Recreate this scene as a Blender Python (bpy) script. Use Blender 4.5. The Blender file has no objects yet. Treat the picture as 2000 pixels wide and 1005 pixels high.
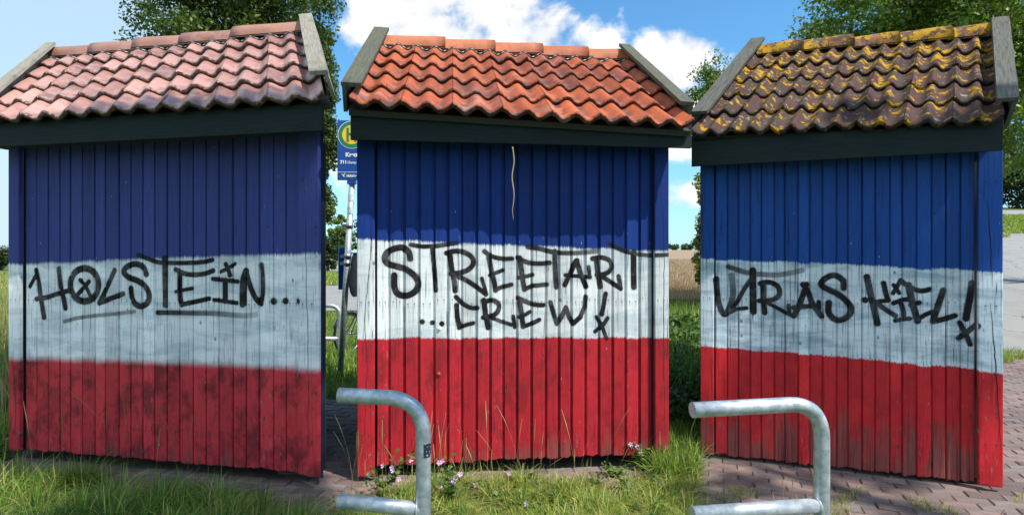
import bpy, bmesh, math, random
import numpy as np
from mathutils import Vector, Matrix

# ------------------------------------------------------------------ camera, sky, sun, exposure
sc = bpy.context.scene
C = sc.collection
R = math.radians
F, H = 1100.0, 1.55                       # focal length in photo pixels (2000 wide), eye height
cam_d = bpy.data.cameras.new('camera'); cam = bpy.data.objects.new('camera', cam_d); C.objects.link(cam)
cam.location = (0, 0, H); cam.rotation_euler = (R(90), 0, 0)
cam_d.sensor_width = 36; cam_d.lens = 36 * F / 2000; cam_d.clip_start = .05; cam_d.clip_end = 3000
sc.camera = cam
SUN_AZ, SUN_EL = 54.0, 55.0               # azimuth from the viewer's side towards +X
sd = Vector((math.sin(R(SUN_AZ)) * math.cos(R(SUN_EL)), -math.cos(R(SUN_AZ)) * math.cos(R(SUN_EL)), math.sin(R(SUN_EL))))
sun_d = bpy.data.lights.new('sun', 'SUN'); sun_d.energy = 3.3; sun_d.angle = R(.53); sun_d.color = (1, .955, .88)
sun = bpy.data.objects.new('sun', sun_d); C.objects.link(sun)
sun.rotation_euler = sd.to_track_quat('Z', 'Y').to_euler(); sun.location = (30, -10, 30)
sc.view_settings.view_transform = 'Standard'; sc.view_settings.look = 'None'
sc.view_settings.exposure = 0.95; sc.view_settings.gamma = 1.0; sc.view_settings.use_curve_mapping = False

def px_dir(px, py):
    az = math.atan((px - 1000) / F); el = math.atan((502.5 - py) / F * math.cos(az)); return az, el

class NT:
    """tiny node-graph helper"""
    def __init__(s, tree): s.t = tree; s.n = tree.nodes; s.l = tree.links
    def add(s, typ, ins=None, **kw):
        nd = s.n.new(typ)
        for k, v in kw.items(): setattr(nd, k, v)
        for k, v in (ins or {}).items(): s.put(nd.inputs[k], v)
        return nd
    def put(s, sock, v):
        if isinstance(v, bpy.types.NodeSocket): s.l.new(v, sock)
        elif isinstance(v, bpy.types.Node): s.l.new(v.outputs[0], sock)
        else:
            if sock.type == 'RGBA' and len(v) == 3: v = (*v, 1)
            sock.default_value = v
    def m(s, op, a, b=0.0, c=0.0, clamp=False):
        nd = s.n.new('ShaderNodeMath'); nd.operation = op; nd.use_clamp = clamp
        for i, v in enumerate((a, b, c)): s.put(nd.inputs[i], v)
        return nd.outputs[0]
    def vm(s, op, a, b=(0, 0, 0)):
        nd = s.n.new('ShaderNodeVectorMath'); nd.operation = op
        s.put(nd.inputs[0], a); s.put(nd.inputs[1], b); return nd.outputs[0]
    def ss(s, v, lo, hi):
        nd = s.n.new('ShaderNodeMapRange'); nd.interpolation_type = 'SMOOTHSTEP'
        s.put(nd.inputs[0], v); s.put(nd.inputs[1], lo); s.put(nd.inputs[2], hi)
        s.put(nd.inputs[3], 0.0); s.put(nd.inputs[4], 1.0); return nd.outputs[0]
    def mix(s, f, a, b, mode='MIX'):
        nd = s.n.new('ShaderNodeMix'); nd.data_type = 'RGBA'; nd.blend_type = mode
        s.put(nd.inputs[0], f); s.put(nd.inputs[6], a); s.put(nd.inputs[7], b); return nd.outputs[2]
    def noise(s, vec, scale=5, detail=4, rough=.55, dist=0, out=0):
        nd = s.n.new('ShaderNodeTexNoise'); s.put(nd.inputs['Vector'], vec)
        nd.inputs['Scale'].default_value = scale; nd.inputs['Detail'].default_value = detail
        nd.inputs['Roughness'].default_value = rough; nd.inputs['Distortion'].default_value = dist
        return nd.outputs[out]
    def xyz(s, v):
        nd = s.n.new('ShaderNodeSeparateXYZ'); s.put(nd.inputs[0], v); return nd.outputs
    def vec(s, x, y, z):
        nd = s.n.new('ShaderNodeCombineXYZ')
        for i, v in enumerate((x, y, z)): s.put(nd.inputs[i], v)
        return nd.outputs[0]

# world: Nishita sky with cumulus clouds and a thin veil
w = bpy.data.worlds.new('World'); sc.world = w; w.use_nodes = True
g = NT(w.node_tree); g.n.clear()
sky = g.add('ShaderNodeTexSky', sky_type='NISHITA', sun_disc=False)
sky.sun_elevation = R(SUN_EL); sky.sun_rotation = math.atan2(sd.x, sd.y)
sky.air_density = 1.0; sky.dust_density = 0.6; sky.ozone_density = 2.0
tc = g.add('ShaderNodeTexCoord').outputs['Generated']
dx, dy, dz = g.xyz(tc)
az = g.m('ARCTAN2', dx, dy); el = g.m('ARCSINE', dz)
cn = g.noise(g.vec(g.m('MULTIPLY', az, 1.0), g.m('MULTIPLY', el, 1.25), 0.0), 7.0, 9, .56, .25)
cn2 = g.noise(g.vec(g.m('ADD', az, -.035), g.m('MULTIPLY_ADD', el, 1.25, -.045), 0.0), 7.0, 6, .56, .25)
cov = None
for (px, py, wx, wy, k) in ((905, 45, 235, 105, 1.0), (1075, 62, 85, 70, 1.0), (1160, 92, 45, 30, .85), (1345, 160, 105, 105, 1.05),
                            (1345, 235, 120, 70, .95), (1330, 385, 120, 40, .8), (690, 330, 60, 60, .3)):
    a0, e0 = px_dir(px, py)
    d = g.m('ADD', g.m('POWER', g.m('ABSOLUTE', g.m('DIVIDE', g.m('SUBTRACT', az, a0), wx / F * math.cos(a0) ** 2)), 2.0),
            g.m('POWER', g.m('ABSOLUTE', g.m('DIVIDE', g.m('SUBTRACT', el, e0), wy / F)), 2.0))
    b = g.m('MULTIPLY', g.m('SUBTRACT', 1.25, d), k)
    cov = b if cov is None else g.m('MAXIMUM', cov, b)
# more cumulus of the same kind in the rest of the sky, away from the clear stretches in view
big = g.noise(tc, 1.6, 2, .5)
clear = g.ss(g.m('ABSOLUTE', az), .95, 1.6)
cov = g.m('MAXIMUM', cov, g.m('SUBTRACT', g.m('MULTIPLY', g.m('MULTIPLY_ADD', g.m('SUBTRACT', big, .5), 5.0, .1), clear), g.m('MULTIPLY', g.m('SUBTRACT', 1.0, clear), 1.6)))
cov = g.m('MAXIMUM', cov, -1.8)
dens = g.ss(g.m('ADD', g.m('MULTIPLY', cov, .85), g.m('MULTIPLY', g.m('SUBTRACT', cn, .5), 6.0)), .15, .95)
shade = g.m('MULTIPLY_ADD', g.m('SUBTRACT', cn, cn2), 5.0, .72, clamp=True)
ccol = g.mix(shade, (3.5, 3.8, 4.2), (5.2, 5.2, 5.2))
# pale haze veil, thicker low down and towards the left of the road
veil = g.m('MULTIPLY', g.ss(az, -.36, -.62), .72)
veil = g.m('ADD', veil, g.m('MULTIPLY', g.ss(el, .22, .0), .45), clamp=True)
skyc = g.mix(veil, g.mix(1.0, sky.outputs[0], (.50, .90, 1.06), 'MULTIPLY'), (3.3, 4.2, 4.9))
col = g.mix(dens, skyc, ccol)
bg = g.add('ShaderNodeBackground', {'Color': col, 'Strength': .11})
wo = g.add('ShaderNodeOutputWorld', {'Surface': bg})

# ------------------------------------------------------------------ helpers
rng = np.random.default_rng(7); random.seed(7)
def P(px, py, D): return Vector((D * (px - 1000) / F, D, H + D * (502.5 - py) / F))
def smooth(t): t = np.clip(t, 0, 1); return t * t * (3 - 2 * t)
def gh(x, y):
    """terrain height: level by the shelters, rising on the right, the field beyond lifting slightly"""
    x = np.asarray(x, float); y = np.asarray(y, float)
    r = x / np.maximum(y, 1.0)
    hill = .12 * np.clip(y - 8.6, 0, 75) + .03 * np.clip(y - 83.6, 0, 300)
    z = hill * smooth((r - .50) / .22)
    field = .021 * np.clip(y - 22, 0, 190)
    z = z + field * smooth((r - .02) / .12) * (1 - smooth((r - .50) / .22))
    return z

def mesh_obj(name, verts, faces, mat=None, parent=None, uv=None, smooth_faces=None, loc=None):
    me = bpy.data.meshes.new(name)
    v = [tuple(p) for p in verts] if not isinstance(verts, np.ndarray) else verts.tolist()
    me.from_pydata(v, [], faces)
    if mat is not None: me.materials.append(mat)
    if uv is not None:
        ul = me.uv_layers.new(name='UVMap')
        idx = np.empty(len(me.loops), int); me.loops.foreach_get('vertex_index', idx)
        ul.data.foreach_set('uv', np.asarray(uv, np.float32)[idx].ravel())
    if smooth_faces is not None:
        arr = np.zeros(len(me.polygons), bool); arr[:] = smooth_faces; me.polygons.foreach_set('use_smooth', arr)
    me.update()
    o = bpy.data.objects.new(name, me); C.objects.link(o)
    if parent is not None: o.parent = parent
    if loc is not None: o.location = loc
    return o

def fast_mesh(name, V, T, mat, parent=None, col=None):
    """V (n,3), T (m,3) triangles, optional per-vertex colour"""
    me = bpy.data.meshes.new(name)
    me.vertices.add(len(V)); me.vertices.foreach_set('co', V.astype(np.float32).ravel())
    me.loops.add(T.size); me.loops.foreach_set('vertex_index', T.astype(np.int32).ravel())
    me.polygons.add(len(T)); me.polygons.foreach_set('loop_start', np.arange(0, T.size, 3, dtype=np.int32))
    if col is not None:
        a = me.color_attributes.new('col', 'FLOAT_COLOR', 'POINT')
        a.data.foreach_set('color', np.c_[col, np.ones(len(col))].astype(np.float32).ravel())
    me.update(calc_edges=True); me.materials.append(mat)
    o = bpy.data.objects.new(name, me); C.objects.link(o)
    if parent is not None: o.parent = parent
    return o

def tag(o, label=None, cat=None, group=None, kind=None):
    if label: o['label'] = label
    if cat: o['category'] = cat
    if group: o['group'] = group
    if kind: o['kind'] = kind
    return o

def empty(name, loc=(0, 0, 0), rz=0):
    o = bpy.data.objects.new(name, None); C.objects.link(o); o.location = loc; o.rotation_euler = (0, 0, rz)
    o.empty_display_size = .2; return o

class MB:
    """collects boxes, tubes and lofts in one mesh"""
    def __init__(s): s.v = []; s.f = []; s.sm = []
    def quadbox(s, c8):
        b = len(s.v); s.v += [tuple(p) for p in c8]
        for q in ((0, 3, 2, 1), (4, 5, 6, 7), (0, 1, 5, 4), (1, 2, 6, 5), (2, 3, 7, 6), (3, 0, 4, 7)):
            s.f.append(tuple(b + i for i in q)); s.sm.append(False)
        return s
    def box(s, c, size, ax=None):
        X, Y, Z = ax or (Vector((1, 0, 0)), Vector((0, 1, 0)), Vector((0, 0, 1)))
        c = Vector(c); a, b_, d = [q / 2 for q in size]
        pts = [c + X * sx * a + Y * sy * b_ + Z * sz * d for sz in (-1, 1) for sx, sy in ((-1, -1), (1, -1), (1, 1), (-1, 1))]
        return s.quadbox(pts)
    def tube(s, path, rad, n=12, caps=True, closed=False):
        path = [Vector(p) for p in path]; m = len(path)
        rad = rad if hasattr(rad, '__len__') else [rad] * m
        b = len(s.v); up = None
        for i, p in enumerate(path):
            if closed: t = path[(i + 1) % m] - path[i - 1]
            else: t = path[min(i + 1, m - 1)] - path[max(i - 1, 0)]
            t.normalize()
            if up is None: up = Vector((0, 0, 1)) if abs(t.z) < .9 else Vector((1, 0, 0))
            x = up.cross(t); x.normalize(); y = t.cross(x); up = y.copy()
            # keep the frame from flipping
            for k in range(n):
                a = 2 * math.pi * k / n; s.v.append(tuple(p + (x * math.cos(a) + y * math.sin(a)) * rad[i]))
        rows = m if closed else m - 1
        for i in range(rows):
            for k in range(n):
                i2 = (i + 1) % m
                s.f.append((b + i * n + k, b + i * n + (k + 1) % n, b + i2 * n + (k + 1) % n, b + i2 * n + k)); s.sm.append(True)
        if caps and not closed:
            s.f.append(tuple(b + k for k in reversed(range(n)))); s.sm.append(False)
            s.f.append(tuple(b + (m - 1) * n + k for k in range(n))); s.sm.append(False)
        return s
    def prism(s, poly, d):
        """poly: list of 3D points, extruded by vector d"""
        b = len(s.v); n = len(poly); d = Vector(d)
        s.v += [tuple(Vector(p)) for p in poly] + [tuple(Vector(p) + d) for p in poly]
        s.f.append(tuple(b + i for i in range(n))); s.f.append(tuple(b + n + i for i in reversed(range(n)))); s.sm += [False, False]
        for i in range(n):
            j = (i + 1) % n; s.f.append((b + i, b + n + i, b + n + j, b + j)); s.sm.append(False)
        return s
    def build(s, name, mat, parent=None, loc=None, bevel=0):
        o = mesh_obj(name, s.v, s.f, mat, parent, smooth_faces=np.array(s.sm), loc=loc)
        bm = bmesh.new(); bm.from_mesh(o.data); bmesh.ops.recalc_face_normals(bm, faces=bm.faces)
        if bevel: bmesh.ops.bevel(bm, geom=bm.edges[:], offset=bevel, segments=1, affect='EDGES', clamp_overlap=True)
        bm.to_mesh(o.data); bm.free(); return o

def new_mat(name):
    m = bpy.data.materials.new(name); m.use_nodes = True
    t = NT(m.node_tree); t.n.clear()
    out = t.add('ShaderNodeOutputMaterial'); b = t.add('ShaderNodeBsdfPrincipled'); t.l.new(b.outputs[0], out.inputs[0])
    t.b = b; t.out = out; t.mat = m; return t
def simple(name, color, rough=.6, metal=0.0, var=.15, scale=8.0, bump=.0, coat=0.0):
    t = new_mat(name); co = t.add('ShaderNodeTexCoord').outputs['Object']
    n = t.noise(co, scale, 5, .6); rnd = t.add('ShaderNodeObjectInfo').outputs['Random']
    f = t.m('ADD', t.m('MULTIPLY', t.m('SUBTRACT', n, .5), 2 * var), t.m('MULTIPLY_ADD', rnd, var * .6, 1 - var * .3))
    t.put(t.b.inputs['Base Color'], t.vm('SCALE', color) if False else t.mix(1.0, color, t.vec(f, f, f), 'MULTIPLY'))
    t.put(t.b.inputs['Roughness'], t.m('MULTIPLY_ADD', n, .25, rough - .12)); t.b.inputs['Metallic'].default_value = metal
    if coat: t.b.inputs['Coat Weight'].default_value = coat
    if bump: t.put(t.b.inputs['Normal'], t.add('ShaderNodeBump', {'Height': n, 'Strength': bump, 'Distance': .01}))
    return t.mat

# ------------------------------------------------------------------ materials
def wall_paint(name, blue, white, red, zb, zr, soft_b, soft_r, smear, dirt_h, dirt, seed, smudge=0.0, grain=1.0, flake=.7, nails=(.30, 1.22, 2.05)):
    """three painted bands on old boards; UV is (metres along the wall, metres up). zb/zr: (left, right, width) boundary heights"""
    t = new_mat(name); uvn = t.add('ShaderNodeUVMap').outputs[0]; u, z, _ = t.xyz(uvn)
    rnd = t.add('ShaderNodeObjectInfo').outputs['Random']
    uo = t.m('ADD', u, seed)
    gr = t.noise(t.vec(t.m('MULTIPLY', uo, 34.0), t.m('MULTIPLY_ADD', z, .9, t.m('MULTIPLY', rnd, 9.0)), seed), 3.0, 7, .65, .6)
    gr2 = t.noise(t.vec(t.m('MULTIPLY', uo, 11.0), t.m('MULTIPLY_ADD', z, .6, t.m('MULTIPLY', rnd, 5.0)), seed), 5.0, 4, .6, 1.2)
    sm = t.noise(t.vec(t.m('MULTIPLY', uo, 1.1), t.m('MULTIPLY', z, 4.5), seed), 2.4, 7, .66, .35)
    wob = t.m('MULTIPLY', t.m('SUBTRACT', t.noise(t.vec(uo, 0.0, seed), 3.0, 4, .6), .5), .05)
    fib = t.m('MULTIPLY', t.m('SUBTRACT', gr, .5), .05)
    perb = t.m('MULTIPLY', t.m('SUBTRACT', rnd, .5), .012)
    def edge(e, soft):
        line = t.m('MULTIPLY_ADD', t.m('DIVIDE', u, e[2]), e[1] - e[0], e[0])
        d = t.m('SUBTRACT', t.m('ADD', t.m('ADD', z, t.m('ADD', wob, perb)), fib), line)
        return t.ss(d, -soft, soft)
    fb = edge(zb, soft_b); fr = edge(zr, soft_r)
    # brushed thin white over darker wood
    thin = t.m('MULTIPLY', t.ss(sm, .40, .66), smear)
    wh = t.mix(thin, white, tuple(c * k for c, k in zip(white, (.40, .50, .58))))
    wh = t.mix(t.m('MULTIPLY', t.ss(gr, .53, .68), .60 * grain), wh, (.17, .19, .21))
    pink = t.m('MULTIPLY', t.ss(t.noise(t.vec(t.m('MULTIPLY', uo, 2.0), z, seed + 3), 2.5, 3), .60, .8), .25)
    rd = t.mix(t.m('MULTIPLY', t.ss(t.noise(t.vec(t.m('MULTIPLY_ADD', rnd, .22, t.m('MULTIPLY', uo, 1.3)), t.m('MULTIPLY_ADD', z, .95, t.m('MULTIPLY', rnd, .30)), seed), 5.0, 6, .66), .44, .66), smudge), red, tuple(c * .22 + .012 for c in red))
    rd = t.mix(t.m('MULTIPLY', t.ss(gr2, .52, .75), .45), rd, tuple(c * .45 for c in red))
    bl = t.mix(t.m('MULTIPLY', t.ss(gr2, .48, .75), .5), blue, tuple(c * .55 for c in blue))
    c = t.mix(fr, rd, wh); c = t.mix(fb, c, bl)
    # each board took the paint a little differently
    tone = t.m('MULTIPLY_ADD', rnd, .30, .85); c = t.mix(1.0, c, t.vec(tone, tone, tone), 'MULTIPLY')
    # fine grain
    fg = t.m('MULTIPLY', t.ss(gr, .53, .70), .55 * grain); c = t.mix(fg, c, t.mix(1.0, c, (.30, .30, .32), 'MULTIPLY'))
    # knots and nicks
    vo = t.add('ShaderNodeTexVoronoi', {'Vector': t.vec(t.m('MULTIPLY', uo, 1.5), t.m('MULTIPLY', z, .9), seed)}, feature='F1'); vo.inputs['Scale'].default_value = 6.5
    kn = t.m('MULTIPLY', t.ss(vo.outputs['Distance'], .115, .05), t.ss(t.xyz(vo.outputs['Color'])[0], .55, .6))
    c = t.mix(t.m('MULTIPLY', kn, .7), c, (.05, .04, .04))
    vo2 = t.add('ShaderNodeTexVoronoi', {'Vector': t.vec(t.m('MULTIPLY', uo, 3.0), t.m('MULTIPLY', z, 1.0), seed)}); vo2.inputs['Scale'].default_value = 9
    nick = t.m('MULTIPLY', t.ss(vo2.outputs['Distance'], .09, .05), t.ss(t.xyz(vo2.outputs['Color'])[1], .82, .86))
    c = t.mix(t.m('MULTIPLY', nick, .6), c, (.50, .48, .44))
    fl = t.noise(t.vec(t.m('MULTIPLY', uo, 26.0), t.m('MULTIPLY_ADD', z, 5.0, t.m('MULTIPLY', rnd, 7.0)), seed), 2.6, 6, .7, .2)
    flm = t.ss(t.m('ADD', fl, t.m('ADD', t.m('MULTIPLY', t.m('SUBTRACT', rnd, .5), .10), t.m('MULTIPLY', z, -.03))), .635, .665)
    c = t.mix(t.m('MULTIPLY', flm, flake), c, t.mix(gr, (.30, .27, .24), (.13, .115, .10)))
    # spray lettering stored on the boards
    ink = t.add('ShaderNodeAttribute', attribute_name='ink').outputs['Fac']
    sp = t.noise(t.vec(t.m('MULTIPLY', u, 1.0), z, seed), 140.0, 3, .6)
    im = t.m('MULTIPLY', ink, t.m('MULTIPLY_ADD', t.m('SUBTRACT', sp, .5), .8, 1.22), clamp=True)
    im = t.m('MULTIPLY', im, t.m('MULTIPLY_ADD', t.ss(t.noise(t.vec(u, z, seed + 5), 9.0, 4, .6), .35, .6), .10, .91))
    im = t.m('MULTIPLY', im, t.m('MULTIPLY_ADD', t.ss(gr, .60, .75), -.22, 1.0))
    c = t.mix(im, c, (.013, .011, .012))
    bu = t.add('ShaderNodeAttribute', attribute_name='across').outputs['Fac']
    nail = None
    for zz in nails:
        for uu in (.24, .68):
            du = t.m('MULTIPLY', t.m('SUBTRACT', bu, t.m('MULTIPLY_ADD', rnd, .08, uu - .04)), .105); dz_ = t.m('SUBTRACT', z, t.m('MULTIPLY_ADD', t.m('FRACT', t.m('MULTIPLY', rnd, 17.0)), .03, zz))
            head = t.ss(t.m('SQRT', t.m('ADD', t.m('MULTIPLY', du, du), t.m('MULTIPLY', dz_, dz_))), .0065, .0035)
            runm = t.m('MULTIPLY', t.m('MULTIPLY', t.ss(t.m('ABSOLUTE', du), .0055, .0015), t.ss(dz_, .002, -.004)), t.ss(dz_, -.05, -.01))
            q = t.m('MAXIMUM', head, t.m('MULTIPLY', runm, .45)); nail = q if nail is None else t.m('MAXIMUM', nail, q)
    c = t.mix(t.m('MULTIPLY', nail, .8), c, (.045, .028, .022))
    # rotting, dirty board ends (wear with its own ragged outline)
    dn = t.noise(t.vec(t.m('MULTIPLY', uo, 5.0), t.m('MULTIPLY', z, 1.4), t.m('MULTIPLY', rnd, 3.0)), 3.0, 5, .65)
    dd = t.ss(t.m('ADD', z, t.m('ADD', t.m('MULTIPLY', t.m('SUBTRACT', dn, .5), -dirt_h * 3.0), t.m('MULTIPLY', t.m('SUBTRACT', rnd, .5), dirt_h * 1.1))), dirt_h, dirt_h * .12)
    dcol = t.mix(t.ss(gr, .4, .65), (.15, .105, .085), (.05, .036, .034))
    dcol = t.mix(.30, dcol, c)
    c = t.mix(t.m('MULTIPLY', dd, dirt), c, dcol)
    t.put(t.b.inputs['Base Color'], c)
    t.put(t.b.inputs['Roughness'], t.m('MULTIPLY_ADD', gr, .25, .45))
    t.b.inputs['Specular IOR Level'].default_value = .16
    hgt = t.m('ADD', t.m('MULTIPLY', gr, .6), t.m('MULTIPLY', kn, -.5))
    t.put(t.b.inputs['Normal'], t.add('ShaderNodeBump', {'Height': hgt, 'Strength': .75, 'Distance': .005}))
    return t.mat

def tile_mat(name, base, alt, gloss, lichen=0.0, grime=.5, seed=0.0, spec=.5):
    t = new_mat(name); co = t.add('ShaderNodeTexCoord').outputs['Object']; rnd = t.add('ShaderNodeObjectInfo').outputs['Random']
    co = t.vm('ADD', co, (seed, seed * 2, seed * 3))
    n = t.noise(co, 9, 6, .62, .4); n2 = t.noise(co, 38, 5, .6); n3 = t.noise(co, 3.2, 3, .5)
    c = t.mix(t.ss(t.m('ADD', n, t.m('MULTIPLY_ADD', rnd, .30, -.15)), .35, .68), base, alt)
    odd = t.m('MULTIPLY', t.ss(t.m('FRACT', t.m('MULTIPLY', rnd, 13.7)), .80, .84), t.ss(n, .30, .62)); c = t.mix(t.m('MULTIPLY', odd, .55), c, (.13, .055, .05))
    lum = t.m('MULTIPLY_ADD', t.m('FRACT', t.m('MULTIPLY', rnd, 5.3)), .34, .80); c = t.mix(1.0, c, t.vec(lum, lum, lum), 'MULTIPLY')
    c = t.mix(t.m('MULTIPLY', t.ss(n2, .56, .72), grime * .6), c, (.05, .035, .03))
    uvz = t.xyz(t.add('ShaderNodeUVMap').outputs[0])      # x across the tile, y up the tile
    # grime that collects in the valleys and black algae on the drip edge
    val = t.m('MULTIPLY', t.ss(t.m('COSINE', t.m('MULTIPLY', uvz[0], 4 * math.pi)), .1, -1.0), t.ss(n, .38, .66))
    c = t.mix(t.m('MULTIPLY', val, grime * .75), c, (.085, .06, .055))
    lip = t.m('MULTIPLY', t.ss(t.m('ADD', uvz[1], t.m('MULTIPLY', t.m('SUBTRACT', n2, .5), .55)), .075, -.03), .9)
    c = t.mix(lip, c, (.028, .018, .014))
    # odd light smear
    c = t.mix(t.m('MULTIPLY', t.ss(n3, .62, .74), .25 * grime), c, (.45, .33, .28))
    rgh = t.m('MULTIPLY_ADD', n, .3, gloss); t.b.inputs['Specular IOR Level'].default_value = spec
    if lichen:
        l1 = t.noise(co, 8.5, 7, .66, .15); l2 = t.noise(t.vm('ADD', co, (5, 1, 3)), 12.0, 7, .66, .2); l3 = t.noise(co, 75, 5, .7)
        dk = t.ss(l2, .42, .55); c = t.mix(t.m('MULTIPLY', dk, .85), c, t.mix(l3, (.035, .03, .028), (.10, .085, .075)))
        wh = t.ss(t.noise(t.vm('ADD', co, (9, 9, 2)), 16, 6, .68, .2), .60, .64)
        c = t.mix(t.m('MULTIPLY', wh, .7), c, (.33, .32, .29))
        thr = .548 - .06 * (lichen - 1)
        vo = t.add('ShaderNodeTexVoronoi', {'Vector': t.vm('ADD', co, t.vec(t.m('MULTIPLY', l3, .02), t.m('MULTIPLY', l2, .05), 0.0))}); vo.inputs['Scale'].default_value = 15
        rad = t.m('MULTIPLY_ADD', t.xyz(vo.outputs['Color'])[0], .42, .14); dv = t.m('ADD', vo.outputs['Distance'], t.m('MULTIPLY', t.m('SUBTRACT', l3, .5), .9))
        hz = t.xyz(t.add('ShaderNodeTexCoord').outputs['Object'])[2]
        up = t.m('MULTIPLY', t.ss(hz, 2.75, 3.4), .075)
        ly = t.m('MULTIPLY', t.ss(t.m('SUBTRACT', rad, dv), -.02, .04), t.ss(t.m('ADD', l1, up), thr - .055, thr - .02))
        ly = t.m('MAXIMUM', ly, t.ss(t.m('ADD', t.m('ADD', l1, t.m('MULTIPLY', up, .8)), t.m('MULTIPLY', t.m('SUBTRACT', l3, .5), .30)), thr + .05, thr + .075))
        ycol = t.mix(t.ss(l3, .4, .65), (.50, .275, .018), (.28, .165, .020))
        ycol = t.mix(t.ss(l1, thr + .03, thr + .16), ycol, (.46, .25, .012))
        c = t.mix(t.m('MULTIPLY', ly, .95), c, ycol)
        rgh = t.m('MAXIMUM', rgh, .92); t.b.inputs['Specular IOR Level'].default_value = .12
        hh = t.m('ADD', t.m('MULTIPLY', ly, .6), t.m('MULTIPLY', l3, .8))
    else:
        hh = t.m('ADD', t.m('MULTIPLY', n2, .5), t.m('MULTIPLY', n, .6))
        ly = t.m('MULTIPLY', t.ss(t.noise(co, 4.0, 6, .7, .5), .66, .70), .8)
        c = t.mix(ly, c, t.mix(n2, (.50, .30, .06), (.36, .34, .28)))
    t.put(t.b.inputs['Base Color'], c); t.put(t.b.inputs['Roughness'], rgh)
    t.put(t.b.inputs['Normal'], t.add('ShaderNodeBump', {'Height': hh, 'Strength': .9 if lichen else .3, 'Distance': .008 if lichen else .006}))
    return t.mat

def wood_mat(name, light, dark, moss=0.0, rough=.75, seed=0.0):
    """weathered timber; UV x across, y along the grain (metres)"""
    t = new_mat(name); x, y, _ = t.xyz(t.add('ShaderNodeUVMap').outputs[0])
    gr = t.noise(t.vec(t.m('MULTIPLY_ADD', x, 40.0, seed), t.m('MULTIPLY', y, 2.0), seed), 3.0, 7, .65, .5)
    n = t.noise(t.vec(x, y, seed), 7.0, 5, .6)
    c = t.mix(t.ss(gr, .38, .66), light, dark)
    c = t.mix(t.m('MULTIPLY', t.ss(gr, .64, .74), .7), c, tuple(q * .3 for q in dark))
    if moss:
        c = t.mix(t.m('MULTIPLY', t.ss(n, .5, .68), moss), c, (.10, .10, .03))
        c = t.mix(t.m('MULTIPLY', t.ss(t.noise(t.vec(x, y, seed + 2), 24.0, 5, .7), .62, .68), moss), c, (.34, .30, .12))
    t.put(t.b.inputs['Base Color'], c); t.b.inputs['Roughness'].default_value = rough; t.b.inputs['Specular IOR Level'].default_value = .2
    t.put(t.b.inputs['Normal'], t.add('ShaderNodeBump', {'Height': gr, 'Strength': .6, 'Distance': .004}))
    return t.mat

def galvanised():
    t = new_mat('galvanised_steel'); co = t.add('ShaderNodeTexCoord').outputs['Object']
    vo = t.add('ShaderNodeTexVoronoi', {'Vector': co}); vo.inputs['Scale'].default_value = 38
    sp = t.xyz(vo.outputs['Color'])[0]; n = t.noise(co, 14, 6, .65); n2 = t.noise(co, 70, 4, .6)
    c = t.mix(t.m('ADD', t.m('MULTIPLY', sp, .45), t.m('MULTIPLY', t.ss(n, .38, .64), .55)), (.29, .34, .38), (.62, .66, .69))
    c = t.mix(t.m('MULTIPLY', t.ss(n2, .66, .76), .6), c, (.16, .15, .13))
    t.put(t.b.inputs['Base Color'], c); t.b.inputs['Metallic'].default_value = .55
    t.put(t.b.inputs['Roughness'], t.m('MULTIPLY_ADD', n, .3, .30))
    t.put(t.b.inputs['Normal'], t.add('ShaderNodeBump', {'Height': n, 'Strength': .12, 'Distance': .004}))
    return t.mat

def leaf_mat(name, c1, c2, trans=.35, spec=.35):
    t = new_mat(name); at = t.add('ShaderNodeAttribute', attribute_name='col').outputs['Fac']
    co = t.add('ShaderNodeTexCoord').outputs['Object']; n = t.noise(co, .9, 3, .5)
    f = t.m('ADD', t.m('MULTIPLY', at, .75), t.m('MULTIPLY', t.m('SUBTRACT', n, .5), 1.1), clamp=True)
    c = t.mix(f, c1, c2)
    t.put(t.b.inputs['Base Color'], c); t.b.inputs['Roughness'].default_value = .45; t.b.inputs['Specular IOR Level'].default_value = spec
    tr = t.add('ShaderNodeBsdfTranslucent', {'Color': t.mix(1.0, c, (1.35, 1.5, .55), 'MULTIPLY')})
    ms = t.add('ShaderNodeMixShader', {0: trans, 1: t.b.outputs[0], 2: tr.outputs[0]}); t.l.new(ms.outputs[0], t.out.inputs[0])
    return t.mat

def blade_mat(name, trans=.3):
    t = new_mat(name); c = t.add('ShaderNodeAttribute', attribute_name='col').outputs['Color']
    t.put(t.b.inputs['Base Color'], c); t.b.inputs['Roughness'].default_value = .5; t.b.inputs['Specular IOR Level'].default_value = .3
    tr = t.add('ShaderNodeBsdfTranslucent', {'Color': t.mix(1.0, c, (1.2, 1.3, .6), 'MULTIPLY')})
    ms = t.add('ShaderNodeMixShader', {0: trans, 1: t.b.outputs[0], 2: tr.outputs[0]}); t.l.new(ms.outputs[0], t.out.inputs[0])
    return t.mat

def ground_mat():
    t = new_mat('ground_soil_and_grass'); co = t.add('ShaderNodeTexCoord').outputs['Object']
    n = t.noise(co, .35, 5, .6); n2 = t.noise(co, 9, 6, .65); n3 = t.noise(co, 60, 3, .6)
    c = t.mix(t.ss(n, .35, .65), (.055, .10, .018), (.10, .145, .03))
    c = t.mix(t.m('MULTIPLY', t.ss(n2, .45, .7), .6), c, (.12, .10, .05))
    c = t.mix(t.m('MULTIPLY', n3, .5), c, (.03, .05, .012))
    t.put(t.b.inputs['Base Color'], c); t.b.inputs['Roughness'].default_value = .95
    t.put(t.b.inputs['Normal'], t.add('ShaderNodeBump', {'Height': n2, 'Strength': .8, 'Distance': .05}))
    return t.mat

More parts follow.
